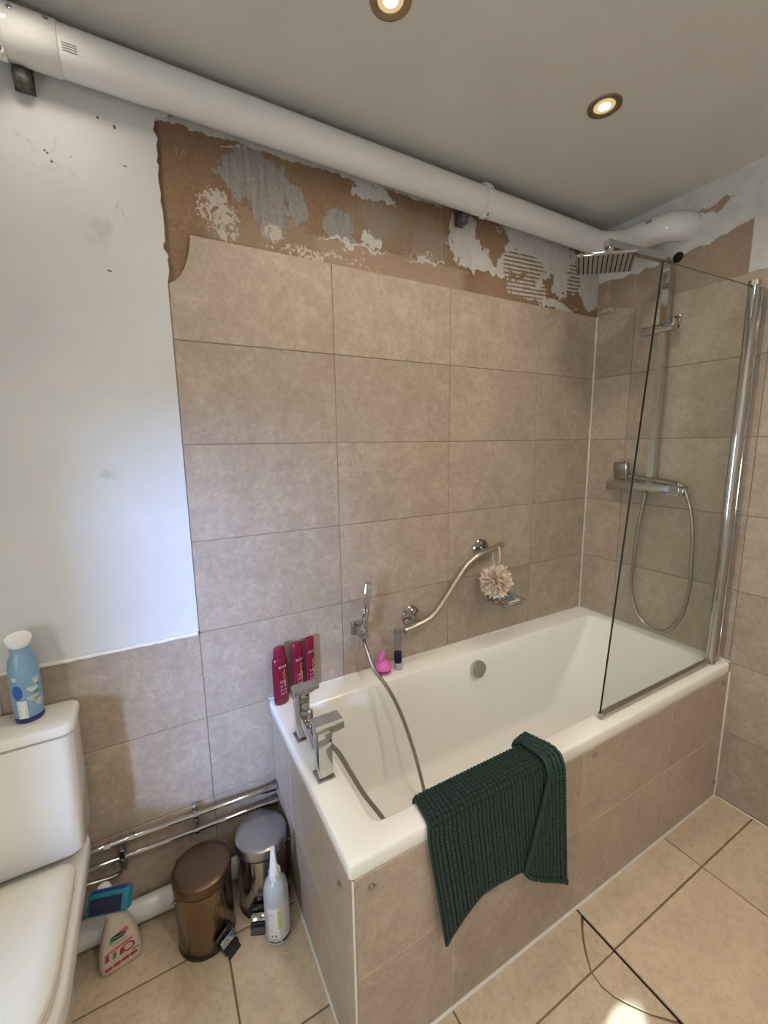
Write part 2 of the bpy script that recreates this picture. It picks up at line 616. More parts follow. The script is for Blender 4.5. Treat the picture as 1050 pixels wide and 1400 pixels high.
def text_obj(body, size, fn, mat, parent, name='lettering', shear=0.0):
    cu = bpy.data.curves.new('t', 'FONT')
    cu.body = body
    cu.size = size
    cu.align_x = 'CENTER'
    cu.align_y = 'CENTER'
    cu.shear = shear
    cu.resolution_u = 2
    to = bpy.data.objects.new('t', cu)
    me = bpy.data.meshes.new_from_object(to)
    bpy.data.objects.remove(to)
    bpy.data.curves.remove(cu)
    for v in me.vertices:
        v.co = fn(v.co.x, v.co.y)
    me.name = name
    me.materials.clear()
    me.materials.append(M[mat])
    o = bpy.data.objects.new(name, me)
    C.objects.link(o)
    o.parent = parent
    return o


def patch(fn, u0, u1, v0, v1, mat, parent, name='label_panel', nu=12, nv=2):
    bm = bmesh.new()
    g = [[bm.verts.new(fn(u0 + (u1 - u0) * i / nu, v0 + (v1 - v0) * j / nv)) for i in range(nu + 1)] for j in range(nv + 1)]
    for j in range(nv):
        for i in range(nu):
            bm.faces.new((g[j][i], g[j][i + 1], g[j + 1][i + 1], g[j + 1][i]))
    return finish(name, bm, mat, parent, 0)


# ------------------------------------------------------------------ the room
X0, YF, H = -3.05, -2.40, 2.50
wall_back = finish('wall_back', boxm(((X0 + .16) / 2, .082, 1.25), (.16 - X0, .14, 2.5)), 'plaster_back', smooth=0)
# keep object coords = world coords (origin at 0)
tag(wall_back, kind='structure')
wall_right = finish('wall_right', boxm((.082, (YF + .012) / 2, 1.25), (.14, .012 - YF, 2.5)), 'plaster_right', smooth=0)
tag(wall_right, kind='structure')
tag(finish('wall_front', boxm(((X0 + .16) / 2, YF - .06, 1.25), (.16 - X0, .12, 2.5)), 'white_wall', smooth=0), kind='structure')
# left wall with the window opening
WY0, WY1, WZ0, WZ1 = -1.58, -1.13, .74, 1.56
bm = bmesh.new()
yl, yh = YF, .012
box(bm, (X0 - .08, (yl + WY0) / 2, 1.25), (.16, WY0 - yl, 2.5))
box(bm, (X0 - .08, (WY1 + yh) / 2, 1.25), (.16, yh - WY1, 2.5))
box(bm, (X0 - .08, (WY0 + WY1) / 2, WZ0 / 2), (.16, WY1 - WY0, WZ0))
box(bm, (X0 - .08, (WY0 + WY1) / 2, (WZ1 + 2.5) / 2), (.16, WY1 - WY0, 2.5 - WZ1))
tag(finish('wall_left', bm, 'white_wall', smooth=0), kind='structure')
bm = bmesh.new()
wm = (WY0 + WY1) / 2
for c, s in (((X0 - .1, wm, WZ0 + .02), (.05, WY1 - WY0, .04)), ((X0 - .1, wm, WZ1 - .02), (.05, WY1 - WY0, .04)),
             ((X0 - .1, WY0 + .02, (WZ0 + WZ1) / 2), (.05, .04, WZ1 - WZ0 - .08)), ((X0 - .1, WY1 - .02, (WZ0 + WZ1) / 2), (.05, .04, WZ1 - WZ0 - .08))):
    box(bm, c, s, bev=.004)
win = tag(finish('window_1', bm, 'white_plastic'), kind='structure')
finish('pane', boxm((X0 - .1, wm, (WZ0 + WZ1) / 2), (.006, WY1 - WY0 - .07, WZ1 - WZ0 - .07)), 'glass', win, 0)

# floor
floor = finish('floor', boxm(((X0 + .16) / 2, (YF + .16) / 2, -.0632), (.16 - X0 + .3, .16 - YF + .3, .12)), 'floor_grout', smooth=0)
tag(floor, kind='structure')
ceiling = finish('ceiling', boxm(((X0 + .16) / 2, (YF + .16) / 2, 2.55), (.16 - X0 + .3, .16 - YF + .3, .10)), 'ceiling', smooth=0)
tag(ceiling, kind='structure')


def slab(name, poly, nrm, th, mat, parent, ch=.0012):
    """a tile: planar polygon poly (front face outline) with a small chamfer, thickness th behind; origin at its centre"""
    nrm = Vector(nrm)
    P = [Vector(p) for p in poly]
    c = sum(P, Vector()) / len(P)
    bm = bmesh.new()
    n = len(P)
    ins = []
    for i in range(n):
        a, b, d = P[i - 1], P[i], P[(i + 1) % n]
        e1 = (b - a).normalized()
        e2 = (d - b).normalized()
        i1 = nrm.cross(e1)
        i2 = nrm.cross(e2)
        k = (i1 + i2)
        k = k / max(k.dot(i1), .3)
        ins.append(b + k * ch)
    loft(bm, [[p - c - nrm * th for p in P], [p - c - nrm * ch for p in P], [p - c for p in ins]])
    return finish(name, bm, mat, parent, 0, loc=c)


_shared = {}


def rect_tile(parent, axis, u0, u1, v0, v1, th, mat, proud=0.0, tilt=True):
    """axis: 'y' back wall (u=x, v=z), 'x' right wall (u=y), 'z' floor (u=x, v=y), '-y' bath front, '-x' bath end"""
    g = .0014
    u0, u1, v0, v1 = u0 + g, u1 - g, v0 + g, v1 - g
    key = (axis, round(u1 - u0, 4), round(v1 - v0, 4), mat, th)
    cu, cv = (u0 + u1) / 2, (v0 + v1) / 2
    if axis == 'y':
        loc, nrm = (cu, -proud, cv), (0, -1, 0)
        P = [(u0, 0, v0), (u1, 0, v0), (u1, 0, v1), (u0, 0, v1)]
    elif axis == 'x':
        loc, nrm = (-proud, cu, cv), (-1, 0, 0)
        P = [(0, u1, v0), (0, u0, v0), (0, u0, v1), (0, u1, v1)]
    elif axis == 'z':
        loc, nrm = (cu, cv, proud), (0, 0, 1)
        P = [(u0, v0, 0), (u1, v0, 0), (u1, v1, 0), (u0, v1, 0)]
    if key in _shared:
        o = bpy.data.objects.new('tile', _shared[key])
        C.objects.link(o)
        o.parent = parent
        o.location = loc
        return o
    o = slab('tile', P, nrm, th, mat, parent)
    o.location = loc
    _shared[key] = o.data
    return o


COLX = [-1.905, -1.404, -.9025, -.398, -.002]
ROWZ = [2.113, 1.820, 1.5184, 1.2168, .9152, .6136, .312, .008]
random.seed(4)
TH = .010
for r in range(7):
    for c in range(4):
        if r == 0 and c == 0:
            z0, z1 = ROWZ[1], ROWZ[0]
            P = [(COLX[0] + .0014, 0, z0 + .0014), (COLX[1] - .0014, 0, z0 + .0014), (COLX[1] - .0014, 0, z1 - .0014), (-1.838, 0, z1 - .0014),
                 (-1.841, 0, 2.082), (-1.848, 0, 2.052), (-1.859, 0, 2.022), (-1.874, 0, 1.996), (-1.890, 0, 1.980), (-1.9036, 0, 1.972)]
            slab('tile', P, (0, -1, 0), TH, 'tile', wall_back)
            continue
        rect_tile(wall_back, 'y', COLX[c], COLX[c + 1], ROWZ[r + 1], ROWZ[r], TH, 'tile', random.uniform(-.0006, .0006))
    if r >= 4:
        for k in range(3):
            a = -1.905 - .5025 * k
            rect_tile(wall_back, 'y', max(a - .5025, X0), a, ROWZ[r + 1], ROWZ[r] + (0 if r > 4 else -.002), TH, 'tile', random.uniform(-.0006, .0006))
RY = [-.002, -.1917, -.693, -1.194, -1.695, -2.196, YF]
for r in range(7):
    for c in range(len(RY) - 1):
        rect_tile(wall_right, 'x', RY[c + 1], RY[c], ROWZ[r + 1], ROWZ[r] + (.004 if r == 0 else 0), TH, 'tile', random.uniform(-.0006, .0006))
# grout beds just below the tile faces
bm = bmesh.new()
box(bm, (-.954, .0065, .985), (1.908, .009, 1.97))
box(bm, (-.915, .0065, 2.03), (1.83, .009, .12))
box(bm, ((X0 - 1.908) / 2, .0065, .455), (-1.908 - X0, .009, .91))
finish('grout', bm, 'grout', wall_back, 0)
finish('grout', boxm((.0065, YF / 2, 1.055), (.009, -YF - .01, 2.10)), 'grout', wall_right, 0)

# painted plaster left of the tiles, broken edge against the bare strip
random.seed(11)
pts = [(-1.907, .921), (-1.907, 1.972)]
z = 1.985
while z < 2.385:
    pts.append((-1.904 + random.uniform(-.0014, .0014) + (random.uniform(-.006, .004) if random.random() < .22 else 0) + (.004 if 2.0 < z < 2.05 else 0), z))
    z += random.uniform(.004, .022)
pts += [(-1.895, 2.389), (-1.87, 2.398), (-1.87, 2.5), (X0, 2.5), (X0, .921)]
bm = bmesh.new()
prism(bm, [(x, -.0005, z) for x, z in pts], (0, .0125, 0))
finish('painted_plaster', bm, 'painted', wall_back, 0)
# rough plaster bead on top of the low tiles
bm = bmesh.new()
path = [(X0 + .02 * i, -.003 + random.uniform(-.0015, .0015), .9165 + random.uniform(-.001, .001)) for i in range(int((-1.908 - X0) / .02) + 1)]
tube(bm, path, .0065, 8)
finish('plaster_bead', bm, 'silicone', wall_back, 60)
# faint letters on the bare strip
for ch_, xx in (('YA', -1.845),):
    text_obj(ch_, .030, lambda u, v, xx=xx: Vector((xx + u, .0112, 2.325 + v)), 'grout', wall_back)
# dark hole of a removed pipe
bm = bmesh.new()
lathe(bm, [(.021, 0), (.017, .001), (.010, .0015)], 20, (.0119, -.348, 2.264), rot=align((-1, 0, 0)))
finish('pipe_hole', bm, 'dark', wall_right)

# ceiling downlights: floor tiles first
FX = [-2.94, -2.429, -1.921, -1.413, -.905, -.3965, .005]
FY = [.0, -.223, -.5285, -.834, -1.1395, -1.445, -1.7505, -2.056, YF]
arc = [(-.9095, -.728), (-.930, -.745), (-.956, -.766), (-.987, -.799), (-1.012, -.834), (-1.0165, -.868), (-1.008, -.900), (-.988, -.930), (-.958, -.970), (-.9095, -1.02)]
gapf = .0022


def off(pts_, d):
    cxy = (-.905, -.876)
    return [(x + (x - cxy[0]) * d / math.hypot(x - cxy[0], y - cxy[1]), y + (y - cxy[1]) * d / math.hypot(x - cxy[0], y - cxy[1])) for x, y in pts_]


for i in range(len(FX) - 1):
    for j in range(len(FY) - 1):
        us = .003 if i == 3 else 0
        u0, u1, v0, v1 = FX[i] + gapf, FX[i + 1] - gapf - .0025, FY[j + 1] + gapf, FY[j] - gapf
        if i == 3 and j in (2, 3):
            ao = off(arc, .0045)
            ai = off(arc, -.0015)
            if j == 2:      # row -.5285 .. -.834
                ao_ = [p for p in ao if p[1] > -.834 + gapf][:4] + [(-1.0140, -.834 + gapf)]
                P = [(u0, v0), (-1.0155, v0)] + ao_[::-1][1:] + [(u1, -.724), (u1, v1), (u0, v1)]
                Q = [(u1, -.735)] + [p for p in ai if p[1] > -.834 + gapf][1:4] + [(-1.0095, v0), (u1, v0)]
            else:
                ao_ = [p for p in ao if p[1] < -.840]
                ai_ = [p for p in ai if p[1] < -.840]
                P = [(u0, v0), (u1, v0), (u1, -1.026)] + ao_[::-1][1:] + [(-1.0165, v1), (u0, v1)]
                Q = [(u1, v1), (-1.0115, v1)] + ai_[:-1] + [(u1, -1.012)]
            slab('tile', [(x, y, 0) for x, y in P], (0, 0, 1), .008, 'floor_tile', floor)
            slab('tile', [(x, y, -.0018) for x, y in Q], (0, 0, 1), .006, 'floor_tile', floor)
            continue
        rect_tile(floor, 'z', FX[i] + .0012, FX[i + 1] - .0012 - us, FY[j + 1] + .0012, FY[j] - .0012, .008, 'floor_tile', .0025 if i >= 4 else 0.0)

finish('open_joint', boxm((-.9075, -1.0, -.0035), (.008, .86, .002)), 'dark', floor, 0)
# trims: white silicone
bm = bmesh.new()
box(bm, (-.0025, -.0025, 1.366), (.006, .006, 1.495), bev=.001)
tag(finish('trim_1', bm, 'silicone'), kind='structure')
bm = bmesh.new()
box(bm, (-.85, -.0025, .6165), (1.70, .006, .005), bev=.001)
box(bm, (-.0025, -.352, .6165), (.006, .696, .005), bev=.001)
tag(finish('trim_2', bm, 'silicone'), kind='structure')
bm = bmesh.new()
box(bm, (-.85, -.7025, .0035), (1.69, .008, .007), bev=.0015)
box(bm, (-.0025, -1.552, .0035), (.006, 1.69, .007), bev=.0015)
box(bm, (-1.6965, -.352, .0035), (.007, .69, .007), bev=.0015)
box(bm, (-.0035, -.7020, .29), (.006, .006, .57), bev=.0015)
tag(finish('trim_3', bm, 'silicone'), kind='structure')


# ------------------------------------------------------------------ downlights
def downlight(x, y, label):
    t_ = thing('ceiling_downlight', label, 'downlight', (x, y, 2.5), group='ceiling downlights')
    bm = bmesh.new()
    lathe(bm, [(.048, -.0002), (.047, -.004), (.041, -.0055), (.032, -.0025), (.0295, -.0010)], 32, cap=False)
    finish('bezel', bm, 'brass_ring', t_)
    bm = bmesh.new()
    lathe(bm, [(.0170, -.0024), (.012, -.0040), (.001, -.0046)], 24)
    finish('bulb', bm, 'bulb', t_)
    bm = bmesh.new()
    lathe(bm, [(.0300, -.0012), (.022, -.0018), (.0172, -.0020)], 24, cap=False)
    finish('reflector', bm, 'lit_ring', t_)
    downlight_lamp(x, y, .85)
    return t_


downlight(-.713, -.487, 'glowing round brass downlight in the ceiling over the shower end of the bath')
downlight(-1.43, -.452, 'glowing round brass downlight cut off by the upper edge of the picture')
# the rest of the same ceiling grid, outside the frame: only their lamps
for (x, y, k) in ((-2.15, -.24, .30), (-.55, -1.60, 2.3), (-1.43, -1.75, 2.2), (-2.35, -1.75, 1.0)):
    downlight_lamp(x, y, k)

# ------------------------------------------------------------------ bath
bath = thing('bath', 'long white rectangular bath with beige tiled side panels against the wall', 'bath', (-.85, -.35, 0))
BO = Vector((.85, .35, 0))


def badd(name, bm, mat, smooth=35, parent=None):
    bmesh.ops.translate(bm, vec=BO, verts=bm.verts)
    return finish(name, bm, mat, parent or bath, smooth)


bm = bmesh.new()
rings = []
zt = .615
ox0, ox1, oy0, oy1 = -1.70, -.004, -.70, -.004
for d, zz in ((.010, .574), (.002, .572), (0, .576), (0, .607), (.0025, .6125), (.008, .615)):
    rings.append(rrect(ox0 + d, ox1 - d * .2, oy0 + d, oy1 - d * .2, .010, zz, 6))
ix0, ix1, iy0, iy1 = -1.605, -.050, -.632, -.106
for d, zz in ((-.006, .615), (0, .6125), (.004, .605)):
    rings.append(rrect(ix0 + d, ix1 - d, iy0 + d, iy1 - d, .03, zz, 6))
fx0, fx1, fy0, fy1 = -1.535, -.365, -.585, -.150
NZ = 6
for k in range(1, NZ + 1):
    s = k / NZ
    zz = .605 + (.225 - .605) * s
    rings.append(rrect(ix0 + .004 + (fx0 - ix0 - .02) * s, ix1 - .004 + (fx1 - ix1 + .05) * s, iy0 + .004 + (fy0 - iy0 - .015) * s,
                       iy1 - .004 + (fy1 - iy1 + .015) * s, .03 + .03 * s, zz, 6))
for d, zz, rr in ((.004, .212, .065), (.014, .203, .07), (.034, .199, .07)):
    rings.append(rrect(fx0 - .014 + d, fx1 + .045 - d, fy0 - .012 + d, fy1 + .012 - d, rr, zz, 6))
vr_ = loft(bm, rings, False)
bm.faces.new(vr_[-1])
badd('tub', bm, 'acrylic', 50)
# overflow and waste
bm = bmesh.new()
rot = align((0, -1, .12))
lathe(bm, [(.0375, 0), (.0375, .018), (.036, .022), (.033, .024), (.031, .0225), (.001, .0225)], 36, (-.83, -.1135, .541), rot=rot)
badd('overflow_cap', bm, 'chrome')
bm = bmesh.new()
lathe(bm, [(.034, 0), (.034, .010), (.030, .014), (.001, .015)], 28, (-.855, -.30, .198))
badd('waste', bm, 'chrome')
# panels
pan = badd('bath_panel', boxm((-.845, -.6950, .287), (1.685, .0086, .568)), 'panel_grout', 0)
PX = [-1.694, -1.413, -.915, -.415, -.006]
PZ = [.006, .300, .571]
random.seed(8)
for i in range(4):
    for j in range(2):
        g = .0013
        P = [(PX[i] + g, -.7, PZ[j] + g), (PX[i + 1] - g, -.7, PZ[j] + g), (PX[i + 1] - g, -.7, PZ[j + 1] - g), (PX[i] + g, -.7, PZ[j + 1] - g)]
        o = slab('tile', P, (0, -1, 0), .009, 'tile', pan)
        o.location = o.location + BO
pend = badd('end_panel', boxm((-1.6888, -.348, .287), (.008, .680, .568)), 'panel_grout', 0)
for j in range(2):
    for (a, b) in ((-.699, -.215), (-.215, -.004)):
        P = [(-1.6935, b - .0013, PZ[j] + .0013), (-1.6935, a + .0013, PZ[j] + .0013), (-1.6935, a + .0013, PZ[j + 1] - .0013), (-1.6935, b - .0013, PZ[j + 1] - .0013)]
        o = slab('tile', P, (-1, 0, 0), .008, 'tile', pend)
        o.location = o.location + BO
# white corner joint of the two panels
badd('corner_joint', boxm((-1.693, -.6995, .287), (.005, .005, .566), bev=.001), 'silicone', 0)
for (x, y, zz, d, par) in ((-1.648, -.7005, .533, (0, -1, 0), pan), (-.863, -.7005, .544, (0, -1, 0), pan), (-.050, -.7005, .540, (0, -1, 0), pan), (-.022, -.7005, .075, (0, -1, 0), pan),
                           (-1.694, -.625, .488, (-1, 0, 0), pend)):
    bm = bmesh.new()
    lathe(bm, [(.0085, 0), (.0085, .002), (.006, .0045), (.001, .0052)], 16, (x, y, zz), rot=align(d))
    badd('screw_cap', bm, 'chrome_dark', parent=par)

# ------------------------------------------------------------------ bath mixer tap
mt = thing('bath_mixer', 'square chrome bath mixer tap with two lever handles on the bath end rim', 'tap', (-1.655, -.35, .615))
for yy in (-.083, .083 + .016):
    p_ = finish('pillar', boxm((0, yy, .061), (.040, .040, .122), bev=.002), 'chrome', mt)
    finish('foot_plate', boxm((0, yy, .003), (.049, .049, .006), bev=.0015), 'chrome_dark', mt)
    bm = bmesh.new()
    box(bm, (0, yy, .138), (.042, .042, .030), bev=.002)
    # flat lever reaching over the bath
    prism(bm, [(-.024, yy - .021, .152), (.052, yy - .021, .158), (.052, yy - .021, .168), (-.024, yy - .021, .166)], (0, .042, 0))
    finish('lever', bm, 'chrome', mt)
finish('bridge', boxm((-.002, .008, .076), (.030, .145, .036), bev=.002), 'chrome', mt)
bm = bmesh.new()
prism(bm, [(.010, -.026, .066), (.088, -.026, .076), (.088, -.026, .094), (.010, -.026, .092)], (0, .066, 0))
finish('spout', bm, 'chrome', mt)
bm = bmesh.new()
lathe(bm, [(.0045, 0), (.0045, .026), (.0085, .028), (.0085, .052), (.006, .057), (.001, .058)], 16, (-.004, .002, .092))
finish('diverter_knob', bm, 'chrome', mt)
bm = bmesh.new()
lathe(bm, [(.011, 0), (.011, .018), (.008, .024)], 16, (.004, .0, .036))
finish('hose_nut', bm, 'chrome', mt)

# hand shower of the bath
hs = thing('bath_hand_shower', 'slim square chrome hand shower upright in a wall holder above the bath', 'hand shower', (-1.345, -.03, .80))
a = Vector((-1.3485, -.075, .835)) - Vector(hs.location)
b = Vector((-1.333, -.085, 1.005)) - Vector(hs.location)
ax = (b - a).normalized()
bm = bmesh.new()
box(bm, (a + b) / 2, (.037, .024, (b - a).length + .01), rot=ax.to_track_quat('Z', 'Y'), bev=.003)
finish('handset', bm, 'chrome', hs)
bm = bmesh.new()
cyl(bm, a - ax * .032, a - ax * .002, .010, 14, .012)
finish('hose_nut', bm, 'chrome', hs)
bm = bmesh.new()
box(bm, (-.010, .020, .010), (.036, .020, .050), bev=.002)
box(bm, (-.006, -.020, .010), (.030, .075, .030), bev=.002)
finish('wall_holder', bm, 'chrome', hs)
bm = bmesh.new()
hp = [(-1.352, -.072, .80), (-1.352, -.088, .765), (-1.344, -.135, .70), (-1.302, -.185, .615), (-1.268, -.215, .515), (-1.243, -.255, .39), (-1.232, -.29, .285),
      (-1.236, -.33, .216), (-1.29, -.40, .209), (-1.37, -.42, .214), (-1.425, -.40, .29), (-1.462, -.388, .36), (-1.51, -.380, .445), (-1.555, -.376, .545), (-1.585, -.365, .610),
      (-1.612, -.355, .642), (-1.64, -.350, .648)]
path = [Vector(p) - Vector(hs.location) for p in smooth_path(hp, 40)]
tube(bm, path, .0068, 10, rf=lambda i: 1.0 + .09 * (1 if i % 2 else -1))
finish('hose', bm, 'hose', hs, 80)

# ------------------------------------------------------------------ green bath mat draped over the rim
mat = thing('bath_mat', 'dark green bobbly bath mat folded over the front rim of the bath', 'bath mat', (-1.27, -.70, .615))


def drape(y_in):
    pass


def profile(off_):
    """cross-section (y, z) polyline from inside the bath over the rim and down; off_ = stand-off"""
    o_ = off_
    pts_ = [(-.624 + o_ * .4, .575), (-.625 + o_, .600), (-.629 + .5 * o_, .6155 + o_ * .85), (-.640, .6165 + o_), (-.665, .6165 + o_), (-.69, .6165 + o_), (-.7015 - o_ * .6, .612 + o_ * .6), (-.7035 - o_, .598),
            (-.7045 - o_, .56), (-.706 - o_, .50), (-.708 - o_, .40), (-.710 - o_, .30), (-.712 - o_, .20), (-.713 - o_, .12)]
    return smooth_path([(0, a_, b_) for a_, b_ in pts_], 10)


def arclen(P):
    L = [0]
    for p_, q_ in zip(P, P[1:]):
        L.append(L[-1] + (q_ - p_).length)
    return L


PR = profile(.006)
PL = arclen(PR)


def at(s):
    s = max(0, min(s, PL[-1] - 1e-6))
    for i in range(len(PL) - 1):
        if PL[i + 1] >= s:
            f = (s - PL[i]) / max(1e-9, PL[i + 1] - PL[i])
            p_ = PR[i].lerp(PR[i + 1], f)
            tg = (PR[i + 1] - PR[i]).normalized()
            return p_, Vector((0, tg.z, -tg.y)) * (1 if True else -1)
    return PR[-1], Vector((0, -1, 0))


def s_at_z(zq):
    for i in range(len(PR) - 1, 0, -1):
        if PR[i].z <= zq <= PR[i - 1].z and PR[i].y < -.69:
            f = (PR[i - 1].z - zq) / (PR[i - 1].z - PR[i].z)
            return PL[i - 1] + f * (PL[i] - PL[i - 1])
    return PL[-1]


def hem_z(t_):     # bottom edge of the hanging part, t_ 0..1 from left to the fold
    ks = [(0, .262), (.04, .280), (.08, .294), (.15, .312), (.22, .326), (.3, .336), (.38, .341), (.45, .343), (.6, .335), (.8, .30), (1, .235)]
    for (a_, za), (b_, zb) in zip(ks, ks[1:]):
        if t_ <= b_:
            return za + (zb - za) * (t_ - a_) / (b_ - a_)
    return ks[-1][1]


NU, NV = 190, 240
pu, pv = .0125, .0110
S0 = .012


def left_x(zz, s):
    # left edge: -1.487 on the rim, -1.503 at the lip, -1.452 at the bottom
    if zz > .58:
        return -1.482 - .016 * min(1, max(0, (s - .02) / .12))
    return -1.498 + .046 * (.58 - zz) / .32


def right_x(zz, s):
    if zz > .60:
        return -1.085 + .028 * min(1, max(0, (s - .03) / .09))
    return -1.055 + .03 * (.60 - zz) / .42


def outn(nv):
    return nv


def bob(u_m, v_m):
    # rows of chenille loops
    a_ = abs(math.sin(PI * u_m / pu))
    r_ = int(u_m / pu)
    b_ = abs(math.sin(PI * (v_m / pv + .04 * math.sin(r_ * 2.4))))
    k_ = .38 if v_m > .13 else .9
    return .0080 * (a_ ** .6) * (1 - k_ + k_ * b_ ** .6)


bm = bmesh.new()
grid = []
HH = []
for j in range(NV + 1):
    row = []
    HH.append([])
    for i in range(NU + 1):
        tt = i / NU
        smax = s_at_z(hem_z(tt))
        s = S0 + (smax - S0) * j / NV
        p_, nv = at(s)
        xx = left_x(p_.z, s) * (1 - tt) + right_x(p_.z, s) * tt
        lx = (tt * .42)
        h_ = bob(lx, s - S0) * min(1, (NV - j) / 6) * min(1, i / 3, 1)
        wav = .006 * math.sin(tt * 7 + 1) * min(1, max(0, (.56 - p_.z) / .2)) if p_.z < .56 else 0
        q = Vector((xx, p_.y - .004 * 0, p_.z)) + nv * (h_) + Vector((0, -abs(wav), 0))
        row.append(bm.verts.new(q - Vector(mat.location)))
        HH[-1].append(h_)
    grid.append(row)
for j in range(NV):
    for i in range(NU):
        fc = bm.faces.new((grid[j][i], grid[j][i + 1], grid[j + 1][i + 1], grid[j + 1][i]))
        fc.material_index = 1 if HH[j][i] + HH[j][i + 1] + HH[j + 1][i + 1] + HH[j + 1][i] < .0150 else 0  # low faces between loops take the painted shade
top_left = [g[0].co.copy() for g in grid]
bottom = [v.co.copy() for v in grid[-1]]
finish('pile', bm, ['mat', 'mat_shade'], mat, 180)
# thin backing cloth behind the pile
bm = bmesh.new()
gb = []
for j in range(0, 61):
    row = []
    for i in range(0, 21):
        tt = i / 20
        smax = s_at_z(hem_z(tt))
        s = S0 + (smax - S0) * j / 60
        p_, nv = at(s)
        xx = left_x(p_.z, s) * (1 - tt) + right_x(p_.z, s) * tt
        row.append(bm.verts.new(Vector((xx, p_.y, p_.z)) - nv * .0025 - Vector(mat.location)))
    gb.append(row)
for j in range(60):
    for i in range(20):
        bm.faces.new((gb[j][i], gb[j][i + 1], gb[j + 1][i + 1], gb[j + 1][i]))
finish('backing', bm, 'mat_back', mat, 180)
# hems
bm = bmesh.new()
tube(bm, top_left[::4], .0036, 8)
tube(bm, [b_ + Vector((0, -.001, 0)) for b_ in bottom[::4]], .0040, 8)
finish('hem', bm, 'mat_hem', mat, 60)
# folded-over flap, back side out with lengthwise ribs
bm = bmesh.new()
NF, NS = 110, 120
HF = []
grid = []
edge_path, bot_path = [], []
for j in range(NS + 1):
    f = j / NS
    row = []
    s_lo, s_hi = S0 + .010, s_at_z(.195)
    for i in range(NF + 1):
        tt = i / NF
        # flap tilts: its free edge ends higher than the fold
        zend = .195 + .135 * tt
        se = s_at_z(zend) - .02 * 0
        s = s_lo + (se - s_lo) * f
        p_, nv = at(s)
        rx = right_x(p_.z, s)
        wdt = .030 + .018 * min(1, max(0, (s - .04) / .08)) + .118 * max(0, min(1, (.60 - p_.z) / .30)) ** 1.15 if p_.z < .60 else .030 + .018 * min(1, max(0, (s - .04) / .08))
        rr = .0125
        # roll round the fold, then lie over the sheet
        L = tt * (wdt + PI * rr)
        if L < PI * rr:
            a_ = L / rr
            dx = rr * math.sin(a_)
            dn = rr - rr * math.cos(a_)
        else:
            dx = -(L - PI * rr)
            dn = 2 * rr - .004 * min(1, (L - PI * rr) / .03)
        rib = .0100 * abs(math.sin(PI * L / .0145)) ** .4 * (1 if .02 < tt < .93 else 0)
        rib *= .5 + .5 * abs(math.sin(PI * s / .011))
        q = Vector((rx + dx, p_.y, p_.z)) + nv * (dn - .004 + rib * (1 if L > PI * rr * .5 else 0))
        row.append(bm.verts.new(q - Vector(mat.location)))
        HF.append(rib if .02 < tt < .93 else 1)
    grid.append(row)
for j in range(NS):
    for i in range(NF):
        fc = bm.faces.new((grid[j][i], grid[j][i + 1], grid[j + 1][i + 1], grid[j + 1][i]))
        fc.material_index = 1 if HF[j * (NF + 1) + i] + HF[j * (NF + 1) + i + 1] < .0105 else 0  # gaps between ribs coloured as if in deep shade
edge_path = [g[-1].co.copy() for g in grid]
bot_path = [v.co.copy() for v in grid[-1]]
finish('folded_flap', bm, ['mat_back', 'mat_shade'], mat, 180)
bm = bmesh.new()
tube(bm, edge_path[::3], .0075, 8)
tube(bm, bot_path[::3], .0065, 8)
finish('hem', bm, 'mat_hem', mat, 60)

# ------------------------------------------------------------------ shower screen
sc = thing('shower_screen', 'frameless clear glass shower screen with chrome hinge post on the bath rim', 'shower screen', (-.03, -.66, .615))
SO = Vector(sc.location)


def sadd(name, bm, mat_, smooth=35):
    bmesh.ops.translate(bm, vec=-SO, verts=bm.verts)
    return finish(name, bm, mat_, sc, smooth)


bm = bmesh.new()
gy = -.660
gp = [(-.092, gy + .003, .636), (-.788, gy + .003, .636), (-.648, gy + .003, 2.020), (-.644, gy + .003, 2.024), (-.092, gy + .003, 2.040)]
prism(bm, gp, (0, -.006, 0))
for f in bm.faces:
    f.material_index = 0 if abs(f.normal.y) > .9 or len(f.verts) > 4 else 1
bm.normal_update()
for f in bm.faces:
    f.material_index = 0 if len(f.verts) == 5 else 1
sadd('glass_panel', bm, ['glass', 'glass_edge'], 0)
bm = bmesh.new()
cyl(bm, (-.078, gy, .622), (-.078, gy, 2.045), .0165, 24)
sadd('hinge_post', bm, 'chrome')
bm = bmesh.new()
cyl(bm, (-.078, gy, 2.045), (-.078, gy, 2.060), .0185, 24)
sadd('post_cap', bm, 'steel')
bm = bmesh.new()
cyl(bm, (-.078, gy, .6165), (-.078, gy, .624), .0185, 24)
sadd('post_cap', bm, 'steel')
bm = bmesh.new()
box(bm, (-.024, gy, 1.332), (.046, .030, 1.42), bev=.004)
sadd('wall_channel', bm, 'chrome')
bm = bmesh.new()
box(bm, (-.054, gy - .006, 1.332), (.022, .010, 1.41), bev=.003)
sadd('seal_strip', bm, 'steel')
bm = bmesh.new()
box(bm, (-.440, gy, .6285), (.696, .016, .020), bev=.003)
sadd('bottom_seal', bm, 'steel')

# ------------------------------------------------------------------ thermostatic shower
sh = thing('thermostatic_shower', 'square chrome shower with riser rail, overhead rose and hose on the end wall', 'shower', (-.012, -.335, 1.30))
HO = Vector(sh.location)


def hadd(name, bm, mat_, smooth=35, par=None):
    bmesh.ops.translate(bm, vec=-HO, verts=bm.verts)
    return finish(name, bm, mat_, par or sh, smooth)


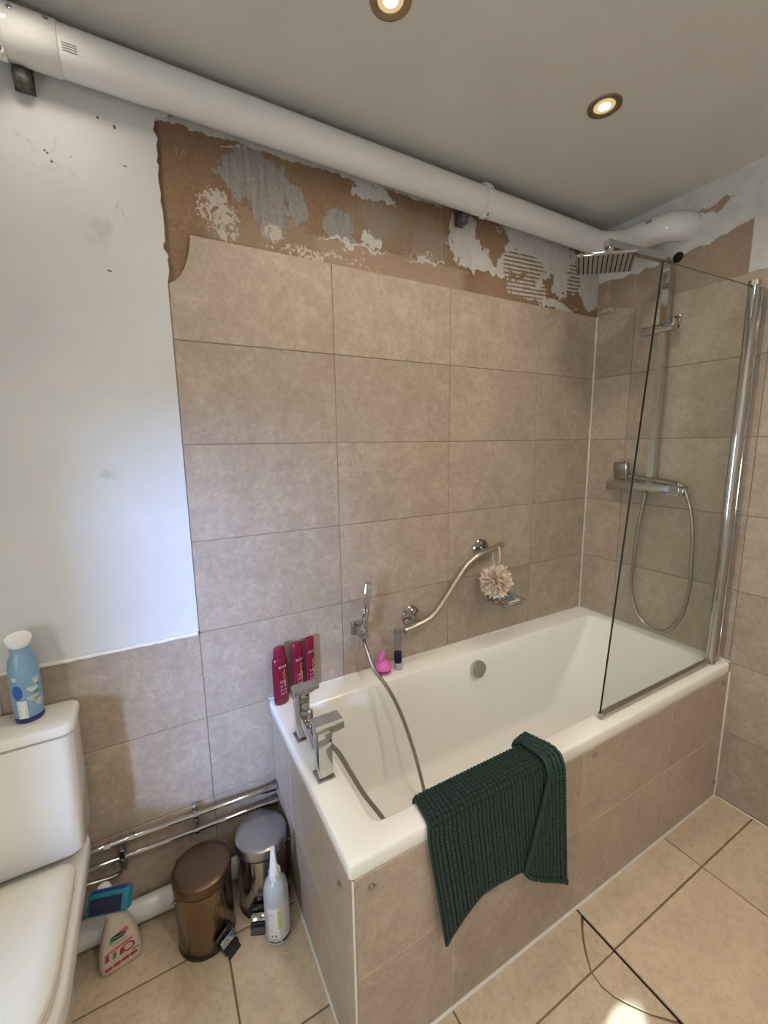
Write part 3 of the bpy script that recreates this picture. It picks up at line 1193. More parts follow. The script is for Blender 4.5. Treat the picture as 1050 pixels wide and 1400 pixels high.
bm = bmesh.new()
box(bm, (-.052, -.325, 1.300), (.044, .310, .044), bev=.003)
for yy in (-.255, -.405):
    cyl(bm, (-.0015, yy, 1.30), (-.034, yy, 1.30), .028, 20, .024)
hadd('valve_bar', bm, 'chrome')
for yy in (-.169, -.481):
    hadd('control_knob', boxm((-.052, yy + (.004 if yy > -.3 else -.004), 1.300), (.040, .022, .040), bev=.004), 'chrome_dark')
bm = bmesh.new()
ry = -.352
path = [(-.055, ry, 1.32), (-.055, ry, 1.6), (-.055, ry, 1.9), (-.055, ry, 2.185)]
for k in range(1, 7):
    a_ = R(90 * k / 6)
    path.append((-.055 - .055 * (1 - math.cos(a_)), ry, 2.185 + .055 * math.sin(a_)))
path += [(-.25, ry + .015, 2.241), (-.425, ry + .03, 2.241)]
tube(bm, path, .0185, 4, square=True)
hadd('riser_and_arm', bm, 'chrome', 30)
bm = bmesh.new()
hx, hy = -.405, ry + .028
cyl(bm, (hx, hy, 2.234), (hx, hy, 2.200), .011, 16)
cyl(bm, (hx, hy, 2.226), (hx, hy, 2.208), .014, 16)
hadd('ball_joint', bm, 'chrome')
q = Matrix.Rotation(-.93, 3, 'Z') @ Matrix.Rotation(R(5), 3, 'Y')
hc = Vector((-.383, -.29, 2.193))
bm = bmesh.new()
box(bm, hc, (.2, .2, .009), rot=q, bev=.002)
head = hadd('rose_plate', bm, 'chrome')
bm = bmesh.new()
box(bm, hc + q @ Vector((0, 0, -.0042)), (.192, .192, .003), rot=q)
hadd('rose_face', bm, 'rose', 0, head)
bm = bmesh.new()
for k in range(12):
    u_ = -.091 + .0165 * k
    box(bm, hc + q @ Vector((u_, 0, -.0060)), (.0042, .184, .0022), rot=q)
o = hadd('nozzle_row', bm, 'dark', 0, head)
# slider bracket
bm = bmesh.new()
box(bm, (-.060, -.335, 1.975), (.032, .130, .034), bev=.003)
hadd('slider_bracket', bm, 'chrome')
bm = bmesh.new()
box(bm, (-.0055, -.372, 2.0), (.008, .036, .052), bev=.002)
box(bm, (-.026, -.372, 2.0), (.045, .022, .022), bev=.002)
hadd('wall_bracket', bm, 'chrome')
# handset lying in its holder on the bar
bm = bmesh.new()
box(bm, (-.066, -.223, 1.371), (.026, .070, .082), rot=Euler((0, R(-8), 0)), bev=.010, seg=3)
tube(bm, smooth_path([(-.066, -.262, 1.350), (-.068, -.33, 1.340), (-.066, -.40, 1.336), (-.062, -.465, 1.328)], 6), .012, 12)
hadd('handset', bm, 'chrome_dark')
bm = bmesh.new()
hp = [(-.062, -.462, 1.328), (-.060, -.490, 1.312), (-.056, -.515, 1.25), (-.052, -.535, 1.15), (-.050, -.542, 1.03), (-.048, -.545, .90), (-.048, -.528, .77), (-.046, -.485, .685), (-.046, -.435, .655),
      (-.046, -.375, .668), (-.046, -.328, .725), (-.046, -.300, .83), (-.048, -.303, .95), (-.050, -.312, 1.10), (-.052, -.332, 1.278)]
tube(bm, smooth_path(hp, 28), .0072, 10, rf=lambda i: 1.0 + .07 * (1 if i % 2 else -1))
hadd('hose', bm, 'hose', 80)

# ------------------------------------------------------------------ soil pipe under the ceiling
sp_ = thing('soil_pipe', 'long glossy white soil pipe running under the ceiling along the wall', 'pipe', (-1.2, -.057, 2.418))
PO = Vector(sp_.location)


def padd(name, bm, mat_, smooth=50, par=None):
    bmesh.ops.translate(bm, vec=-PO, verts=bm.verts)
    return finish(name, bm, mat_, par or sp_, smooth)


def pc(x):
    return Vector((x, -.056, 2.4305 + (x + 2.1) * (-.0112)))


PRAD = .0492
bm = bmesh.new()
path = [pc(-3.04), pc(-2.0), pc(-1.2), pc(-.5), pc(-.165)]
c0 = pc(-.165)
for k in range(1, 13):
    a_ = R(90 * k / 12)
    path.append(Vector((c0.x + .105 * math.sin(a_), c0.y - .105 * (1 - math.cos(a_)), c0.z - .002 * k)))
e0 = path[-1]
path.append(e0 + Vector((0, -.08, -.006)))
tube(bm, path, PRAD, 32)
padd('pipe', bm, 'pvc')
# coupling at the left
bm = bmesh.new()
tube(bm, [pc(-2.99), pc(-2.096), pc(-2.0945)], PRAD + .0022, 32, rf=lambda i: 1 if i < 2 else .97)
padd('coupling', bm, 'pvc')
# elbow bending into the shower wall
bm = bmesh.new()
e1 = path[-1]
path2 = [e1 + Vector((0, .03, .002)), e1 + Vector((0, -.06, -.006))]
c1 = path2[-1]
for k in range(1, 11):
    a_ = R(90 * k / 10)
    path2.append(Vector((c1.x + .075 * (1 - math.cos(a_)), c1.y - .075 * math.sin(a_), c1.z - .0006 * k)))
tube(bm, path2, .0535, 28)
padd('elbow', bm, 'pvc')
bm = bmesh.new()
box(bm, e1 + Vector((-.0525, -.045, .020)), (.002, .022, .010), rot=Euler((0, R(22), 0)))
padd('moulded_mark', bm, 'print_grey', 0)


def clip(x, lab):
    bm = bmesh.new()
    c_ = pc(x)
    n = 28
    rings = []
    for k in range(n + 1):
        a_ = R(-120 + 215 * k / n) + PI
        d = Vector((0, math.cos(a_), math.sin(a_)))
        i_, o__ = PRAD + .0010, PRAD + .0095
        rings.append([c_ + Vector((-.010, 0, 0)) + d * i_, c_ + Vector((.010, 0, 0)) + d * i_, c_ + Vector((.010, 0, 0)) + d * o__, c_ + Vector((-.010, 0, 0)) + d * o__])
    loft(bm, rings)
    # ears
    for a_ in (R(60), R(275)):
        d = Vector((0, math.cos(a_), math.sin(a_))) if a_ < R(180) else Vector((0, -.36, -.93))
        box(bm, c_ + d * (PRAD + .010), (.016, .016, .016), bev=.004)
    o = padd('pipe_clip', bm, 'pvc')
    for dd in (Vector((0, -.36, -.93)), Vector((0, -.95, .30))):
        bm = bmesh.new()
        rt = align((0, -1, -.25))
        lathe(bm, [(.006, 0), (.006, .002), (.004, .004), (.001, .004)], 12, c_ + dd * (PRAD + (.010 if dd.z < 0 else .006)) + Vector((0, -.0085 if dd.z < 0 else 0, 0)), rot=rt)
        padd('screw', bm, 'chrome_dark', par=o)
    # wall stud bracket behind the pipe
    bm = bmesh.new()
    box(bm, c_ + Vector((.028 if x < -2 else -.070, .030, -.066)), (.036, .040, .040), bev=.012)
    box(bm, c_ + Vector((.028 if x < -2 else -.070, .052, -.050)), (.040, .006, .066), bev=.002)
    padd('wall_bracket', bm, 'rust')


clip(-2.205, 0)
clip(-.802, 1)
for (xx, az) in ((-2.175, 20), (-2.112, 30)):
    bm = bmesh.new()
    d = Vector((0, -math.cos(R(az)), math.sin(R(az))))
    lathe(bm, [(.0055, 0), (.0055, .002), (.003, .0035), (.001, .0035)], 12, pc(xx) + d * (PRAD + .0015), rot=align(d))
    padd('screw', bm, 'chrome_dark')
bm = bmesh.new()
for k in range(4):
    a_ = R(-14 - 5 * k)
    d = Vector((0, -math.cos(a_), math.sin(a_)))
    box(bm, pc(-2.073) + d * (PRAD + .0002), (.028, .0008, .0016), rot=align(d).to_3x3() @ Matrix.Rotation(R(90), 3, 'X'))
padd('print_bars', bm, 'print_grey', 0)

# ------------------------------------------------------------------ grab rail, puff, soap dish
gr = thing('grab_rail', 'curved brushed steel grab rail fixed to the tiles above the bath', 'grab rail', (-.9, -.06, .9))
GO = Vector(gr.location)
bm = bmesh.new()
gp_ = smooth_path([(-1.165, -.062, .771), (-1.10, -.062, .781), (-1.045, -.062, .796), (-1.0, -.062, .828), (-.95, -.062, .881), (-.89, -.062, .952), (-.845, -.062, .998), (-.79, -.062, 1.027), (-.72, -.062, 1.043), (-.645, -.062, 1.057)], 8)
tube(bm, [p - GO for p in gp_], .0145, 18)
finish('rail', bm, 'steel', gr, 50)
for (fx, fz, tgt) in ((-1.098, .800, (-1.09, -.062, .784)), (-.722, 1.040, (-.722, -.062, 1.042))):
    bm = bmesh.new()
    lathe(bm, [(.043, 0), (.043, .004), (.039, .009), (.026, .012), (.015, .014), (.012, .02)], 28, Vector((fx, -.0008, fz)) - GO, rot=align((0, -1, 0)))
    cyl(bm, Vector((fx, -.012, fz)) - GO, Vector(tgt) - GO, .011, 14)
    fl = finish('flange', bm, 'chrome_dark', gr)
    for k in range(3):
        a_ = R(90 + 120 * k)
        bm = bmesh.new()
        lathe(bm, [(.0065, 0), (.0065, .002), (.004, .004), (.001, .004)], 12, Vector((fx + .027 * math.cos(a_), -.012, fz + .027 * math.sin(a_))) - GO, rot=align((0, -1, 0)))
        finish('screw', bm, 'chrome', fl)

pf = thing('bath_puff', 'peach mesh bath puff hanging by its cord from the grab rail', 'bath puff', (-.722, -.105, .915))
random.seed(21)
bm = bmesh.new()
NP = 150
for k in range(NP):
    # fibonacci directions
    zc = 1 - 2 * (k + .5) / NP
    th = k * 2.399963
    d = Vector((math.sqrt(1 - zc * zc) * math.cos(th), math.sqrt(1 - zc * zc) * math.sin(th), zc))
    rt = align(d) @ Matrix.Rotation(random.uniform(0, 6.28), 3, 'Z')
    R0 = random.uniform(.015, .030)
    d = (d + Vector((random.uniform(-.35, .35), random.uniform(-.35, .35), random.uniform(-.35, .35)))).normalized()
    rt = align((d + Vector((random.uniform(-.6, .6), random.uniform(-.6, .6), random.uniform(-.6, .6)))).normalized()) @ Matrix.Rotation(random.uniform(0, 6.28), 3, 'Z')
    base_ = d * random.uniform(.028, .048)
    base_.y *= .75
    rings = []
    nn = 22
    ph = random.uniform(0, 6.28)
    fr = random.choice((4, 5, 6))
    for rr, hh in ((.15, 0), (.5, .005), (.8, .013), (1.0, .022)):
        ring = []
        for i in range(nn):
            a_ = 2 * PI * i / nn
            wv = math.sin(fr * a_ + ph)
            ring.append(base_ + rt @ Vector((R0 * rr * math.cos(a_) * (1 + .22 * wv * rr), R0 * rr * math.sin(a_) * .62 * (1 + .2 * wv * rr), hh + .010 * wv * rr * rr)))
        rings.append(ring)
    loft(bm, rings, False)
finish('ruffles', bm, 'puff', pf, 180)
bm = bmesh.new()
loop = []
for k in range(25):
    a_ = 2 * PI * k / 24
    loop.append(Vector((.040, .043 + .0215 * math.cos(a_), .098 + .050 * math.sin(a_))))
tube(bm, loop, .0028, 8)
finish('cord', bm, 'cord', pf, 80)

sd = thing('soap_dish', 'small chrome wire soap basket on the tiles below the bath puff', 'soap dish', (-.60, -.055, .775))
bm = bmesh.new()
W_, D_ = .066, .050
for zz, k_ in ((.018, 1.0), (0, .86)):
    loop = [(-W_ * k_, -D_ * k_, zz), (W_ * k_, -D_ * k_, zz), (W_ * k_, D_ * k_, zz), (-W_ * k_, D_ * k_, zz)]
    for a_, b_ in zip(loop, loop[1:] + loop[:1]):
        cyl(bm, a_, b_, .0018, 8)
for k in range(8):
    xx = -W_ * .86 + 2 * W_ * .86 * k / 7
    tube(bm, [(xx * 1.16, -D_, .018), (xx, -D_ * .86, 0), (xx, D_ * .86, 0), (xx * 1.16, D_, .018)], .0013, 6)
finish('wire_basket', bm, 'chrome_dark', sd)
bm = bmesh.new()
box(bm, (-.045, .0495, .022), (.050, .008, .040), bev=.003)
box(bm, (-.045, .044, .024), (.020, .012, .012), bev=.002)
finish('wall_plate', bm, 'chrome_dark', sd)
rz_ = thing('razor', 'blue-handled razor lying in the wire soap basket', 'razor', (-.615, -.05, .781))
bm = bmesh.new()
tube(bm, smooth_path([(-.045, .012, .014), (-.01, .012, .018), (.03, .010, .016), (.062, .004, .010)], 6), .0052, 10, rf=lambda i: .8 + .02 * i)
finish('handle', bm, 'razor_blue', rz_)
bm = bmesh.new()
box(bm, (-.052, .012, .013), (.014, .040, .010), rot=Euler((0, R(20), 0)), bev=.002)
finish('razor_head', bm, 'chrome', rz_)
rz2 = finish('soap_bar', boxm((0, 0, 0), (.074, .020, .012), rot=Euler((0, 0, R(12))), bev=.005, seg=3), 'soap', loc=(-.585, -.083, .7835))
tag(rz2, 'slim white bar lying at the front of the wire soap basket', 'soap')

# ------------------------------------------------------------------ bottles on the bath rim
random.seed(3)


def oval(bm, prof, sy):
    return lathe(bm, prof, 36, (0, 0, 0), True, 1, sy)


def shampoo(x, y, rz, style, label):
    t_ = thing('shampoo_bottle', label, 'bottle', (x, y, .6155), rz, 'shampoo bottles on the bath rim')
    bm = bmesh.new()
    if style == 0:
        prof = [(.022, 0), (.0265, .004), (.0285, .03), (.0295, .09), (.0290, .150), (.0275, .166), (.0235, .173), (.0205, .175)]
        capp = [(.0215, .1755), (.0225, .178), (.0215, .200), (.0195, .208), (.012, .211)]
    elif style == 1:
        prof = [(.018, .0), (.0205, .003), (.0212, .02), (.0228, .03), (.0232, .09), (.0222, .165), (.0215, .172)]
        capp = [(.0215, .1725), (.0215, .180), (.0206, .200), (.0175, .205), (.010, .206)]
    else:
        prof = [(.013, 0), (.0165, .003), (.0172, .022), (.0188, .030), (.0204, .10), (.0200, .19)]
        capp = [(.0200, .1905), (.0203, .196), (.0196, .207), (.016, .209), (.0135, .206), (.006, .204)]
    sy = .62
    oval(bm, prof, sy)
    finish('bottle', bm, 'magenta', t_, 50)
    bm = bmesh.new()
    oval(bm, capp, sy)
    finish('cap', bm, 'magenta_cap', t_, 50)

    def wrap(zc, rr, rot90=False):
        def f(u, v):
            if rot90:
                u, v = -v, u
            a_ = u / rr
            return Vector((rr * math.sin(a_), -rr * sy * math.cos(a_) - .0006, zc + v))
        return f
    rr = .0295 if style == 0 else .0232 if style == 1 else .0204
    text_obj('ELVIVE', .0102, wrap(.143 if style == 0 else .145 if style == 1 else .160, rr + .0004), 'print_white', t_)
    # gold script flourish and small vertical lines of print
    bm = bmesh.new()
    f = wrap(.105, rr + .0004)
    pth = [f(.004 + .004 * math.sin(k * .9) + .0012 * math.sin(k * 2.3), -.026 + .052 * k / 24) for k in range(25)]
    tube(bm, pth, .0006, 6)
    finish('gold_script', bm, 'gold', t_, 0)
    bm = bmesh.new()
    for j in range(4):
        yy0 = -.010 + .0062 * j
        for k in range(4):
            L = random.uniform(.006, .011)
            z0 = .040 + .0145 * k
            a0 = f(yy0, z0 - .105)
            a1 = f(yy0, z0 + L - .105)
            cyl(bm, a0, a1, .0006, 5)
    finish('small_print', bm, 'pink_print', t_, 0)
    return t_


shampoo(-1.664, -.046, R(14), 0, 'dark magenta shampoo bottle with shouldered cap, nearest the rim corner')
shampoo(-1.598, -.034, R(18), 1, 'dark magenta bottle standing between two others behind the tap')
shampoo(-1.550, -.028, R(24), 2, 'narrow magenta tube bottle with rounded top, furthest right of the three')

br = thing('scalp_brush', 'pink scalp massage brush with loop handle on the bath rim', 'brush', (-1.258, -.052, .6155))
bm = bmesh.new()
lathe(bm, [(.028, .016), (.0325, .020), (.0335, .026), (.030, .038), (.022, .047), (.010, .052), (.001, .053)], 28, cap=True)
finish('dome', bm, 'pink', br)
bm = bmesh.new()
box(bm, (-.008, 0, .070), (.018, .026, .045), rot=Euler((0, R(25), 0)), bev=.0085, seg=3)
tube(bm, smooth_path([(-.002, 0, .048), (-.006, 0, .060), (-.012, 0, .075)], 5), .010, 12)
finish('handle', bm, 'pink', br)
bm = bmesh.new()
for ring_, cnt in ((.027, 14), (.018, 9), (.008, 4)):
    for k in range(cnt):
        a_ = 2 * PI * k / cnt
        cyl(bm, (ring_ * math.cos(a_), ring_ * math.sin(a_), .018), (ring_ * 1.05 * math.cos(a_), ring_ * 1.05 * math.sin(a_), .0), .0028, 8, .0018)
finish('bristles', bm, 'pink_dark', br)

cl = thing('clear_bottle', 'tall clear plastic bottle with dark blue liquid on the bath rim', 'bottle', (-1.192, -.056, .6155))
bm = bmesh.new()
lathe(bm, [(.0155, .028), (.0165, .031), (.0165, .065), (.0150, .09), (.0165, .150), (.0175, .162), (.0165, .166), (.0155, .162), (.0145, .150)], 28, cap=False)
finish('wall', bm, 'clear', cl)
bm = bmesh.new()
lathe(bm, [(.0150, .028), (.0158, .032), (.0158, .070), (.001, .0705)], 24)
finish('liquid', bm, 'liquid', cl)
bm = bmesh.new()
lathe(bm, [(.0175, 0), (.0185, .002), (.0185, .024), (.0165, .0275), (.001, .0278)], 28)
finish('base_cap', bm, 'frost', cl)

# ------------------------------------------------------------------ toilet
to = thing('toilet', 'white close-coupled toilet with closed cream lid against the wall', 'toilet', (-2.43, -.30, 0))
TO = Vector(to.location)


def tadd(name, bm, mat_, smooth=40):
    bmesh.ops.translate(bm, vec=-TO, verts=bm.verts)
    return finish(name, bm, mat_, to, smooth)


tx = -2.43


def cist(d, yf, hw, z, r=.028):
    return rrect(tx - hw + d, tx + hw - d, yf + d, -.010 - d, r, z, 6)


bm = bmesh.new()
loft(bm, [cist(.02, -.160, .183, .430), cist(.006, -.163, .185, .434), cist(0, -.164, .186, .445), cist(0, -.160, .189, .60), cist(0, -.150, .191, .772), cist(.004, -.148, .191, .773), cist(.012, -.148, .191, .7735), cist(.012, -.148, .191, .7775)])
tadd('cistern', bm, 'ceramic')
bm = bmesh.new()
loft(bm, [cist(.004, -.150, .195, .777), cist(0, -.152, .196, .780), cist(0, -.152, .197, .796), cist(.003, -.152, .197, .803), cist(.009, -.152, .197, .806)])
tadd('cistern_lid', bm, 'ceramic')


def dshape(hw, yb, yf, z, n=28, rb=.03, pw=2.3):
    """D outline: straight back at yb, rounded front at yf"""
    out = []
    cy_ = yf + min(hw * 1.15, (yb - yf) * .75)
    for k in range(n + 1):
        a_ = PI * k / n
        ca, sa = math.cos(a_), math.sin(a_)
        x = hw * (abs(ca) ** (2 / pw)) * (1 if ca >= 0 else -1)
        y = cy_ - (cy_ - yf) * (abs(sa) ** (2 / pw))
        out.append(Vector((tx + x, y, z)))
    # left side back, rounded corners
    for k in range(5):
        a_ = R(180 - 90 * k / 4)
        out.append(Vector((tx - hw + rb + rb * math.cos(a_), yb - rb + rb * math.sin(a_), z)))
    for k in range(5):
        a_ = R(90 - 90 * k / 4)
        out.append(Vector((tx + hw - rb + rb * math.cos(a_), yb - rb + rb * math.sin(a_), z)))
    return out


bm = bmesh.new()
loft(bm, [dshape(.118, -.125, -.50, .0), dshape(.116, -.125, -.50, .05), dshape(.112, -.125, -.505, .14), dshape(.128, -.125, -.55, .24), dshape(.163, -.105, -.625, .315), dshape(.181, -.056, -.655, .346),
          dshape(.184, -.052, -.660, .360), dshape(.184, -.052, -.660, .400), dshape(.180, -.056, -.656, .408), dshape(.172, -.062, -.648, .410)])
tadd('pan', bm, 'ceramic', 60)
bm = bmesh.new()
loft(bm, [dshape(.166, -.215, -.640, .411), dshape(.169, -.212, -.643, .414), dshape(.169, -.212, -.643, .424), dshape(.165, -.215, -.640, .427)])
tadd('seat', bm, 'seat', 60)
bm = bmesh.new()
loft(bm, [dshape(.168, -.186, -.640, .428), dshape(.171, -.184, -.643, .431), dshape(.171, -.184, -.643, .440), dshape(.164, -.190, -.636, .446), dshape(.13, -.22, -.60, .449)])
tadd('lid', bm, 'seat', 60)
for s_ in (-1, 1):
    bm = bmesh.new()
    cyl(bm, (tx + s_ * .075 - .02, -.185, .424), (tx + s_ * .075 + .02, -.185, .424), .012, 14)
    tadd('hinge', bm, 'chrome')

# air freshener on the cistern
ca = thing('air_freshener', 'pale blue air freshener can with white slanted cap on the cistern lid', 'spray can', (-2.336, -.062, .8065), 0)
bm = bmesh.new()
lathe(bm, [(.0295, .014), (.0315, .016), (.0325, .05), (.0325, .125), (.0315, .150), (.0285, .168), (.0225, .182), (.0205, .190), (.0205, .196)], 40)
finish('can', bm, 'blue_can', ca, 50)
bm = bmesh.new()
lathe(bm, [(.028, 0), (.0305, .002), (.0315, .008), (.0312, .0145)], 40)
finish('base_band', bm, 'navy', ca)
bm = bmesh.new()
n = 40
rings = []
sl = .32
for rr, hh, sk in ((.0212, .192, 0), (.0215, .203, .3), (.0265, .219, 1), (.0280, .223, 1), (.0270, .2255, 1), (.020, .222, 1), (.002, .219, 1)):
    ring = []
    for i in range(n):
        a_ = 2 * PI * i / n
        xx, yy = rr * math.cos(a_), rr * math.sin(a_)
        ring.append(Vector((xx, yy, hh + sk * sl * (yy * .85 - xx * .15))))
    rings.append(ring)
loft(bm, rings)
finish('cap', bm, ['white_plastic'], ca, 40)
bm = bmesh.new()
lathe(bm, [(.0214, .190), (.0218, .196), (.0228, .206)], 40, cap=False)
finish('collar', bm, 'blue_can', ca)


def cw(rr, a0):
    # a0: azimuth of the patch centre seen from the front (-y), positive to the right
    def f(u, v):
        a_ = a0 + u / rr
        return Vector((rr * math.sin(a_), -rr * math.cos(a_), v))
    return f


CR = .0331
f = cw(CR, R(8))
# royal blue roundel, cotton flowers, bar code panel
def blob(fn, cu, cv, ru, rv, mat_, par, n=20, k=0, name='print'):
    bm = bmesh.new()
    c_ = bm.verts.new(fn(cu, cv))
    ring = [bm.verts.new(fn(cu + ru * (1 + k * math.sin(3 * 2 * PI * i / n)) * math.cos(2 * PI * i / n), cv + rv * (1 + k * math.cos(2 * 2 * PI * i / n)) * math.sin(2 * PI * i / n))) for i in range(n)]
    for i in range(n):
        bm.faces.new((c_, ring[i], ring[(i + 1) % n]))
    return finish(name, bm, mat_, par, 0)


blob(f, -.017, .088, .012, .020, 'royal', ca, name='roundel')
f2 = cw(CR + .0002, R(8))
for (cu, cv, ru, rv, mm) in ((.018, .092, .013, .009, 'petal'), (.027, .112, .008, .012, 'petal'), (.016, .066, .013, .010, 'petal'), (.028, .050, .010, .013, 'petal'),
                             (.024, .080, .006, .004, 'leaf'), (.022, .062, .006, .004, 'leaf'), (.030, .098, .004, .006, 'leaf'), (-.020, .125, .006, .007, 'petal')):
    blob(f2, cu, cv, ru, rv, mm, ca, k=.25, name='flower_print' if mm == 'petal' else 'leaf_print')
patch(f, -.020, .000, .016, .064, 'print_white', ca, 'barcode_panel')
bm = bmesh.new()
f3 = cw(CR + .0003, R(8))
for k in range(11):
    v_ = .0195 + .0021 * k
    h_ = .0006 + .0007 * ((k * 7) % 3)
    a_ = [bm.verts.new(f3(u_, vv)) for u_, vv in ((-.0175, v_), (-.003, v_), (-.003, v_ + h_), (-.0175, v_ + h_))]
    bm.faces.new(a_)
for k in range(4):
    v_ = .048 + .0035 * k
    a_ = [bm.verts.new(f3(u_, vv)) for u_, vv in ((-.0175, v_), (-.003, v_), (-.003, v_ + .0009), (-.0175, v_ + .0009))]
    bm.faces.new(a_)
finish('barcode', bm, 'print_grey', ca, 0)

# ------------------------------------------------------------------ pedal bins
def pedal_bin(loc, rz, r, h, bm_mat, lid_mat, label, emblem=False):
    t_ = thing('pedal_bin', label, 'bin', loc, rz, 'pedal bins beside the bath end')
    bm = bmesh.new()
    lathe(bm, [(r * .96, .010), (r * .975, .012), (r * .975, h - .040), (r * .985, h - .036)], 48)
    finish('body', bm, bm_mat, t_)
    bm = bmesh.new()
    lathe(bm, [(r * .95, 0), (r * .99, .002), (r * .99, .010), (r * .975, .013)], 48)
    finish('base_ring', bm, 'black', t_)
    bm = bmesh.new()
    lathe(bm, [(r * .97, h - .038), (r * .99, h - .037), (r * .99, h - .033), (r * .97, h - .032)], 48)
    finish('rim_ring', bm, 'black', t_)
    bm = bmesh.new()
    lathe(bm, [(r * .985, h - .0325), (r * 1.0, h - .031), (r * 1.0, h - .012), (r * .975, h - .004), (r * .93, h - .001), (r * .80, h), (r * .4, h + .002), (.001, h + .0025)], 48)
    finish('lid', bm, lid_mat, t_)
    # pedal, at -y
    bm = bmesh.new()
    prism(bm, [(-.020, -r * .90, .012), (.020, -r * .90, .012), (.024, -r - .028, .008), (-.024, -r - .028, .008)], (0, 0, .010))
    prism(bm, [(-.021, -r - .020, .016), (.021, -r - .020, .016), (.021, -r - .040, .000), (-.021, -r - .040, .000)], (0, 0, .004))
    finish('pedal', bm, 'black', t_)
    bm = bmesh.new()
    n = 14
    pts_ = []
    for k in range(n + 1):
        a_ = PI * k / n
        pts_.append((.040 * math.cos(a_), 0, .020 + .046 * math.sin(a_)))
    ff = [bm.verts.new((x_, -math.sqrt(max(0, (r * .99) ** 2 - x_ * x_)) - .001, z_)) for x_, _, z_ in pts_]
    gg = [bm.verts.new((x_ * .95, -math.sqrt(max(0, (r * .99) ** 2 - x_ * x_)) - .008, z_ * .97)) for x_, _, z_ in pts_]
    for i in range(n):
        bm.faces.new((ff[i], ff[i + 1], gg[i + 1], gg[i]))
    bm.faces.new(gg)
    finish('pedal_housing', bm, 'black', t_, 30)
    finish('pedal_plate', boxm((0, -r - .0120, .0330), (.050, .020, .004), rot=Euler((R(38), 0, 0)), bev=.0015), 'chrome', t_)
    # back hinge and carrying wire
    bm = bmesh.new()
    box(bm, (0, r * .99, h - .035), (.052, .014, .046), bev=.004)
    finish('hinge', bm, 'black', t_)
    bm = bmesh.new()
    pth = []
    for k in range(21):
        a_ = R(180 * k / 20)
        pth.append(((r + .004) * math.cos(a_), (r + .004) * math.sin(a_) * .9 + .004, h - .045 - .085 * math.sin(a_)))
    tube(bm, pth, .0018, 6)
    finish('carry_wire', bm, 'steel', t_)
    if emblem:
        def f(u, v):
            a_ = u / (r * .978) - R(5)
            return Vector((r * .9785 * math.sin(a_), -r * .9785 * math.cos(a_), v))
        bm = bmesh.new()
        for (u0, u1, v0, v1) in ((-.016, .016, .138, .139), (-.016, .016, .170, .171), (-.016, -.0152, .138, .171), (.0152, .016, .138, .171)):
            q_ = [bm.verts.new(f(a_, b_)) for a_, b_ in ((u0, v0), (0.5 * (u0 + u1), v0), (u1, v0), (u1, v1), (.5 * (u0 + u1), v1), (u0, v1))]
            bm.faces.new(q_)
        finish('emblem_frame', bm, 'bronze_lid', t_, 0)
        blob(f, .002, .157, .0075, .0080, 'bronze_lid', t_, k=.3, name='emblem')
    return t_


pedal_bin((-1.969, -.172, 0), R(32), .085, .248, 'bronze', 'bronze_lid', 'bronze brown pedal bin standing on the floor beside the toilet', True)
pedal_bin((-1.784, -.150, 0), R(-24), .084, .252, 'bin_steel', 'bin_lid', 'silver steel pedal bin in the corner against the bath end panel')

# ------------------------------------------------------------------ clear spray bottle
sb = thing('spray_bottle', 'translucent spray bottle with white nozzle and grey label beside the silver bin', 'bottle', (-1.776, -.292, 0), R(-12))
bm = bmesh.new()
BR = .0375
lathe(bm, [(BR * .88, 0), (BR * .97, .004), (BR, .012), (BR, .150), (BR * .985, .172), (BR * .86, .195), (BR * .62, .210), (BR * .42, .216), (BR * .38, .230)], 40)
finish('bottle', bm, 'frost', sb, 50)
bm = bmesh.new()
lathe(bm, [(.0175, .214), (.0180, .218), (.0175, .238), (.013, .242)], 24)
rings = []
for (zz, hw_, yf_, yb_) in ((.236, .0125, -.020, .016), (.262, .0105, -.018, .013), (.285, .0085, -.014, .010), (.305, .0070, -.011, .007), (.316, .0065, -.010, .005)):
    rings.append(rrect(-hw_ - .002, hw_ - .002, yf_, yb_, .004, zz, 3))
loft(bm, rings)
prism(bm, [(-.005, -.018, .262), (.001, -.018, .262), (.001, -.028, .225), (-.005, -.028, .225)], (0, .006, .002))
finish('nozzle', bm, 'white_plastic', sb)
f = cw(BR + .0004, R(-18))
patch(f, -.018, .018, .018, .140, 'print_white', sb, 'label_panel')
f = cw(BR + .0004, R(42))
patch(f, -.017, .017, .014, .150, 'print_white', sb, 'label_panel')
f = cw(BR + .0006, R(-18))
patch(f, .0125, .0178, .066, .132, 'yellow_print', sb, 'yellow_stripe', 4)
f = cw(BR + .0006, R(42))
patch(f, -.0168, -.0128, .066, .146, 'yellow_print', sb, 'yellow_stripe', 4)
patch(f, -.0168, .0168, .015, .024, 'print_black', sb, 'dark_band')
f = cw(BR + .0007, R(-18))
patch(f, -.0175, .0175, .018, .0225, 'print_black', sb, 'dark_band')
random.seed(9)
bm = bmesh.new()


def lines(bm, f, u0, u1, v0, v1, dv, hh, maxw=1):
    v = v1
    while v > v0:
        L = (u1 - u0) * random.uniform(.6, maxw)
        q_ = [bm.verts.new(f(a_, b_)) for a_, b_ in ((u0, v), (u0 + L / 2, v), (u0 + L, v), (u0 + L, v + hh), (u0 + L / 2, v + hh), (u0, v + hh))]
        bm.faces.new(q_)
        v -= dv


